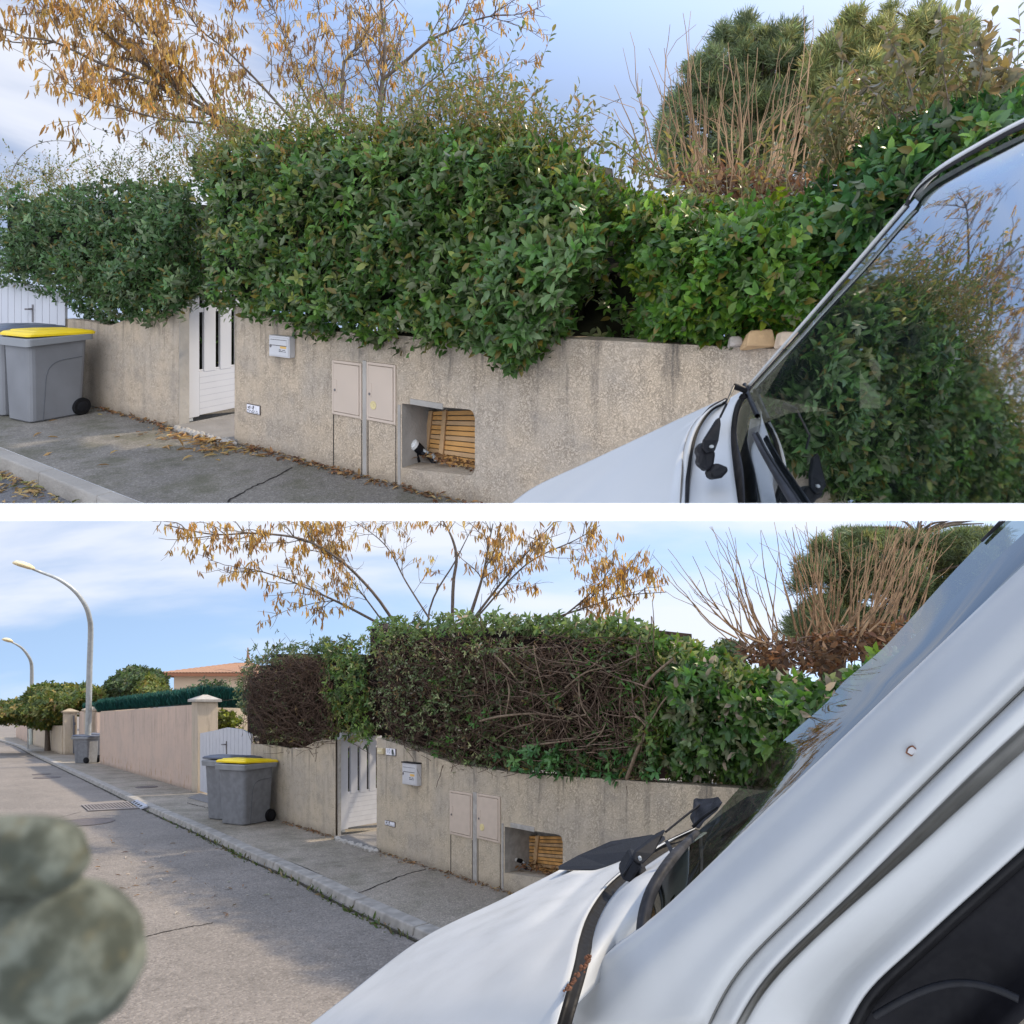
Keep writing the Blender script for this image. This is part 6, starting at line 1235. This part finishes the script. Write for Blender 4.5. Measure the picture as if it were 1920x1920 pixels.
P4 = [(1372, 1930), (1385, 1887), (1412, 1845), (1447, 1810), (1503, 1756), (1563, 1703), (1680, 1587), (1800, 1467), (1827, 1440), (1888, 1384), (1990, 1290)]
P4 = smooth_line(P4, k=8)
sheet('drip_rail', q, [off(P2, -1, 0, .022), off(P2, 4, 3, .004), [(u*.75+a*.25, v*.75+b*.25, sp_(u, v)-.010) for (u, v), (a, b) in zip(P2, P4)], [(u*.45+a*.55, v*.45+b*.55, sp_(u, v)-.024) for (u, v), (a, b) in zip(P2, P4)], off(P4, -4, -3, -.012), off(P4, 0, 0, .010)], VAN_W, van, 40, 5)
P6 = [(1392, 1935), (1408, 1887), (1425, 1862), (1447, 1840), (1505, 1786), (1563, 1730), (1680, 1630), (1800, 1520), (1835, 1488), (1888, 1440), (1990, 1350)]
P6 = smooth_line(P6, k=8)
sheet('door_gap', q, [off(P4, -3, -2, .014), [((u+a)/2, (v+b)/2, sp_(u, v)+.05) for (u, v), (a, b) in zip(P4, P6)], off(P6, 4, 4, .05)], plain('shaded door gap grey', (.20, .20, .19), .6, .2), van, 40, 4)  # body paint in shade, put into the gap as a darker grey
P7 = [(1585, 1940), (1607, 1887), (1630, 1853), (1655, 1830), (1680, 1810), (1730, 1764), (1780, 1717), (1835, 1668), (1860, 1646), (1887, 1622), (1990, 1530)]
P7 = smooth_line(P7, k=6)
dr = sheet('door', q, [off(P6, 0, 0, .035), off(P6, 1, 1, .002), [((u+a)/2, (v+b)/2, sp_(u, v)-.012) for (u, v), (a, b) in zip(P6, P7)], off(P7, -8, -5, -.004), off(P7, 0, 0, .008)], VAN_W, van, 40, 5)
sheet('window_seal', q, [off(P7, -2, -1, .006), off(P7, 7, 5, -.012), off(P7, 16, 11, .004)], RUB, dr, 40, 4)
P8 = [(1760, 2060), (1790, 2020), (1830, 1990), (1860, 1965), (1890, 1940), (1930, 1900), (1965, 1870), (2000, 1840), (2020, 1820), (2040, 1800), (2100, 1740)]
sheet('door_window', q, [off(P7, 12, 9, .012), [(u*.5+a*.5, v*.5+b*.5, sp_(u, v)+.0) for (u, v), (a, b) in zip(P7, smooth_line(P8, k=1))], off(smooth_line(P8, k=1), 0, 0, .012)], plain('dark mirror housing', (.005, .005, .007), .5, .12), dr, 30, 4)
c_ = [(1640+270*x, 1905-62*math.sin(x*2.6)) for x in np.linspace(0, 1, 8)]
pxtube('mirror_rim', q, [(u, v, sp_(u, v)-.005) for u, v in c_], 7, BLKP, dr); pxtube('mirror_rim', q, [(1830+70*math.cos(a), 1720+60*math.sin(a), 1.26) for a in np.linspace(1.6, 4.2, 9)], 6, BLKP, dr)
# rust along the bonnet seam and a stone chip on the pillar
m = MB()
for i in range(34):
    x = rng.random(); u = np.interp(x, [0, .4, 1], [1104, 1092, 1062])+rng.normal(0, 2.5); v = np.interp(x, [0, .4, 1], [1794, 1816, 1856])+rng.normal(0, 2); r = rng.uniform(2, 5); D = 1.385-.05*x-.012
    m.rings([[q.px(u+k*r*math.cos(a)*rng.uniform(.7, 1.2), v+k*r*math.sin(a)*rng.uniform(.8, 1.3), D+z) for a in np.linspace(0, 6.283, 8)[:-1]] for k, z in ((1, .012), (1, 0), (.5, -.002))])
build('rust_patch', m, RUST, van)
def chip(u, v, ru, rv, name='stone_chip', dd=-.0065):
    m = MB(); ring = lambda k, z: [q.px(u+k*ru*math.cos(a)*(1+.16*math.sin(a*3+1)), v+k*rv*math.sin(a)*(1+.2*math.cos(a*4)), sp_(u, v)+dd+z) for a in np.linspace(0, 6.283, 19)[:-1]]
    m.rings([ring(1, .02), ring(1, 0), ring(.85, -.001)]); c = build(name, m, RUST, van)
    m = MB(); m.rings([ring(.70, -.0005), ring(.68, -.002), ring(.3, -.002)]); build('primer', m, plain('primer', (.36, .36, .37), .7), c)
chip(1710, 1408, 13, 9)
pxtube('wiper_rod', q, [(1248, 1560, 2.0), (1280, 1534, 2.04), (1313, 1508, 2.08)], 2.0, BLKP, van)
w = plate('wiper', q, [(1249, 1558, 1.98), (1232, 1568, 1.97), (1190, 1600, 1.92), (1186, 1612, 1.91), (1196, 1621, 1.9), (1207, 1621, 1.9), (1226, 1600, 1.92), (1238, 1578, 1.96)], .02, BLKP, van, bevel=.006*q.S)
plate('arm_joint', q, [(1186, 1604, 1.925), (1166, 1640, 1.90), (1163, 1648, 1.89), (1183, 1659, 1.88), (1206, 1622, 1.9)], .06, BLKP, w, bevel=.01*q.S)
plate('pivot_cap', q, [(1182, 1660, 1.9), (1199, 1637, 1.9), (1221, 1650, 1.88), (1219, 1657, 1.87), (1203, 1667, 1.86), (1191, 1670, 1.86)], .08, RUB, w, bevel=.01*q.S)
plate('rivet', q, [(1200.5+3.2*math.cos(a), 1611+3.2*math.sin(a), 1.888) for a in np.linspace(0, 6.283, 11)[:-1]], .01, MET, w)
plate('blade_head', q, [(1306, 1511, 2.08), (1313, 1507, 2.08), (1330, 1510, 2.05), (1358, 1504, 1.98), (1346, 1522, 1.98), (1322, 1542, 2.0), (1310, 1560, 2.0), (1298, 1546, 2.02), (1305, 1530, 2.05)], .05, RUBG, w, bevel=.012*q.S)
pxtube('blade', q, [(1300, 1550, 1.92), (1318, 1533, 1.9), (1345, 1514, 1.88)], 3.5, RUB, w, 2.0)
plate('washer_nozzle', q, [(1251, 1588, 1.85), (1257, 1585, 1.85), (1264, 1597, 1.8), (1257, 1600, 1.8)], .03, BLKP, van)

# ================================================================== THE BLURRED GLOVE IN FRONT OF THE LENS
def glove():
    o = thing('work_glove', 'blurred mottled grey-green glove fingertips close to the lens at the road side', 'glove', (-.085, .10, -.06)); Dg = .10
    m_, nt, b = newmat('mossy glove fabric'); qq = NT(nt); co = qq.coord(); n1 = qq.noise(co, 150, 5, .6); n2 = qq.noise(co, 330, 4, .6)
    c = qq.mix(qq.rng(n1, .38, .66), (.030, .034, .022), (.115, .125, .098)); c = qq.mix(qq.math('MULTIPLY', qq.rng(n2, .5, .75), .5), c, (.085, .072, .035)); nt.links.new(c, b.inputs['Base Color']); b.inputs['Roughness'].default_value = .95
    nt.links.new(qq.bump(n2, .4, .0006), b.inputs['Normal'])
    for nm, prof, v0, bend in (('fingertip', (1645, 54), 0, 0), ('fingertip', (1778, 116), 0, 0)):
        pass
    P = lambda u, v, d=Dg: np.array([(u-960)/F*d, d, (960-v)/F*d])
    def finger(tip, base, r0, nm):
        a, c_ = np.array(tip), np.array(base); pts = [a+(c_-a)*t for t in np.linspace(0, 1, 14)]; ax = unit(c_-a); x = unit(np.cross(ax, [0, 1., .2])); y = np.cross(ax, x); G = []
        L_ = np.linalg.norm(c_-a)
        for t in np.linspace(0.004, 1, 20):
            s = t*L_; r = r0*(math.sqrt(max(1e-4, 1-(1-min(1, s/(r0*1.25)))**2.3)))*(1+.05*math.sin(t*9)); p = a+ax*s; G.append([p+(x*math.cos(b)+y*math.sin(b)*.85)*r for b in np.linspace(0, 6.283, 25)[:-1]])
        m = MB(); m.rings(G); return build(nm, m, m_, o, smooth=True)
    px = Dg/F
    finger(P(164, 1612), P(-420, 1590, Dg*1.02), 74*px, 'finger'); finger(P(266, 1800), P(-420, 1772, Dg*1.02), 138*px, 'thumb')
    finger(P(-90, 1420), P(-520, 1440, Dg*1.05), 72*px, 'finger'); finger(P(-140, 1270), P(-520, 1310, Dg*1.06), 64*px, 'finger'); finger(P(-230, 1140), P(-520, 1180, Dg*1.07), 56*px, 'finger')
    m = MB(); G = []
    for t in np.linspace(0, 1, 9): G.append([P(-380-420*t, 1520, Dg*1.06)+np.array([0, math.cos(b)*95*px, math.sin(b)*(390-90*t)*px*(.9+.1*math.sin(t*3.14))]) for b in np.linspace(0, 6.283, 21)[:-1]])
    m.rings(G); build('palm', m, m_, o, smooth=True)
glove()

# ================================================================== LITTER AND WEEDS
def litter(q, name, label, pts_st, h, ln, pal, flat_=.25, mat=None, wd=.4, cat='leaf litter'):
    if q is U: pts_st = [p for p in pts_st if q.P(p[0], p[1], h)[2] > .010]
    n = len(pts_st); P = np.array([q.P(s, t, h) for s, t in pts_st])+np.abs(rng.normal(0, .006, (n, 3)))*np.array([0, 0, 1])*q.S
    ax = rng.normal(0, 1, (n, 3)); ax[:, 2] = rng.normal(0, flat_, n)+q.k*ax[:, 1]; nr = np.array([0, -q.k, 1.])+rng.normal(0, flat_, (n, 3)); L = rng.uniform(*ln, n)*q.S
    o = link(name, leaves_mesh(name, P, ax, nr, L, L*wd, palette(n, pal)), mat or DRY, None, kind='stuff'); o['label'] = label; o['category'] = cat; return o
PB = [((.20, .10, .045), 4), ((.30, .17, .07), 3), ((.12, .06, .03), 3), ((.38, .27, .12), 1.2)]
def along(n, s0, s1, t0, sp): return [(rng.uniform(s0, s1), t0+abs(rng.normal(0, sp))) for _ in range(n)]
litter(U, 'leaf_litter', 'brown dry leaves along the foot of the wall below the overgrown hedge', along(300, -.9, 1.9, .015, .05)+along(170, 1.7, 3.3, .03, .14)+along(120, 3.2, 4.9, .01, .04), .008, (.03, .08), PB)
litter(U, 'fallen_pods', 'fallen tan pods in front of the crumbling step under the overgrown hedge', [(rng.normal(2.3, .35), abs(rng.normal(.2, .12))) for _ in range(90)]+[(rng.uniform(1, 5), rng.uniform(.1, 1.2)) for _ in range(14)], .010, (.08, .16), [((.40, .28, .12), 3), ((.28, .17, .07), 3)], .15, POD, .22)
litter(U, 'gutter_leaves', 'dry leaves and pods gathered in the gutter of the upper street', [(rng.uniform(.6, 4.2), 1.53+abs(rng.normal(0, .09))) for _ in range(330)], -.112, (.04, .11), [((.36, .26, .11), 3), ((.24, .15, .06), 3), ((.15, .16, .05), 1)], .25, DRY, .3)
for q, s0, s1, h, lb in ((U, -.74, -.1, .175, 'dry leaves piled in the niche of the wall under the overgrown hedge'), (Lo, -.8, -.1, .20, 'dry leaves piled in the niche of the wall under the clipped hedge')):
    n = 150; st = [(rng.uniform(s0, s1), rng.uniform(-.36, -.10)) for _ in range(n)]; litter(q, 'niche_leaves', lb, st, h+.02, (.03, .07), PB, .5)
litter(Lo, 'leaf_litter', 'brown dry leaves along the foot of the wall below the clipped hedge', along(260, -1, 2.2, .015, .04)+along(150, 3.3, 5.2, .01, .04), .008, (.03, .06), PB)
m_ = []
for _ in range(150):
    x = rng.uniform(70, 640); y = rng.uniform(1560, 1720); X, D = Lo.gnd(x, y, -.07); m_.append(Lo.st(X, D))
m_ = [p for p in m_ if p[1] > 1.6]
litter(Lo, 'road_litter', 'scattered bits of leaf and twig on the asphalt of the lower street', m_, -.064, (.03, .09), [((.20, .12, .06), 3), ((.45, .40, .32), 2), ((.12, .08, .05), 2)], .12, DRY, .25)
# weeds rooted in the joint between kerb and road
pos = []; 
for c, sp, n in ((5.3, .25, 60), (6.6, .3, 70), (7.5, .35, 50), (3.6, .15, 45), (3.1, .15, 45), (4.3, .2, 40), (8.6, .4, 40), (2.2, .3, 25), (1.2, .4, 25), (10.5, .7, 30)):
    for x in rng.normal(c, sp, n): b = at(KLs, max(.05, x+1.2)); pos.append(Lo.W(b[0], b[1], -.065)+(-Lo.n[0]*0, 0, 0)[0]*0)
pos = np.array(pos)+np.stack([rng.normal(-.02, .02, len(pos))*Lo.S, rng.normal(-.02, .02, len(pos))*Lo.S, np.zeros(len(pos))], 1); n = len(pos)
ax = rng.normal(0, .7, (n, 3))+np.array([-.35, -.3, .8]); L = rng.uniform(.02, .075, n)*Lo.S
o = link('weeds', leaves_mesh('weeds', pos, ax, rng.normal(0, 1, (n, 3)), L, L*.35, palette(n, [((.07, .11, .025), 4), ((.12, .13, .04), 3), ((.16, .12, .06), 2)])), FARL, None, kind='stuff'); o['label'] = 'small green weeds growing in the joint along the kerb'; o['category'] = 'weeds'
# moss and dirt caught in the kerb joint
m = MB(); Lr, Rr = [], []
for x in np.arange(.02, cum[-1]-2, .10):
    b = at(KLs, x); nn = Lo.n; w0 = rng.uniform(.010, .045); Lr.append(Lo.W(*(b+nn*w0), -.0655)); Rr.append(Lo.W(*(b-nn*.01), -.0655))
m.grid([Lr, Rr]); o = build('gutter_dirt', m, plain('gutter dirt', (.045, .040, .028), .95, .1, .4, 8), kind='stuff'); o['label'] = 'dark dirt line in the gutter of the lower street'; o['category'] = 'dirt'
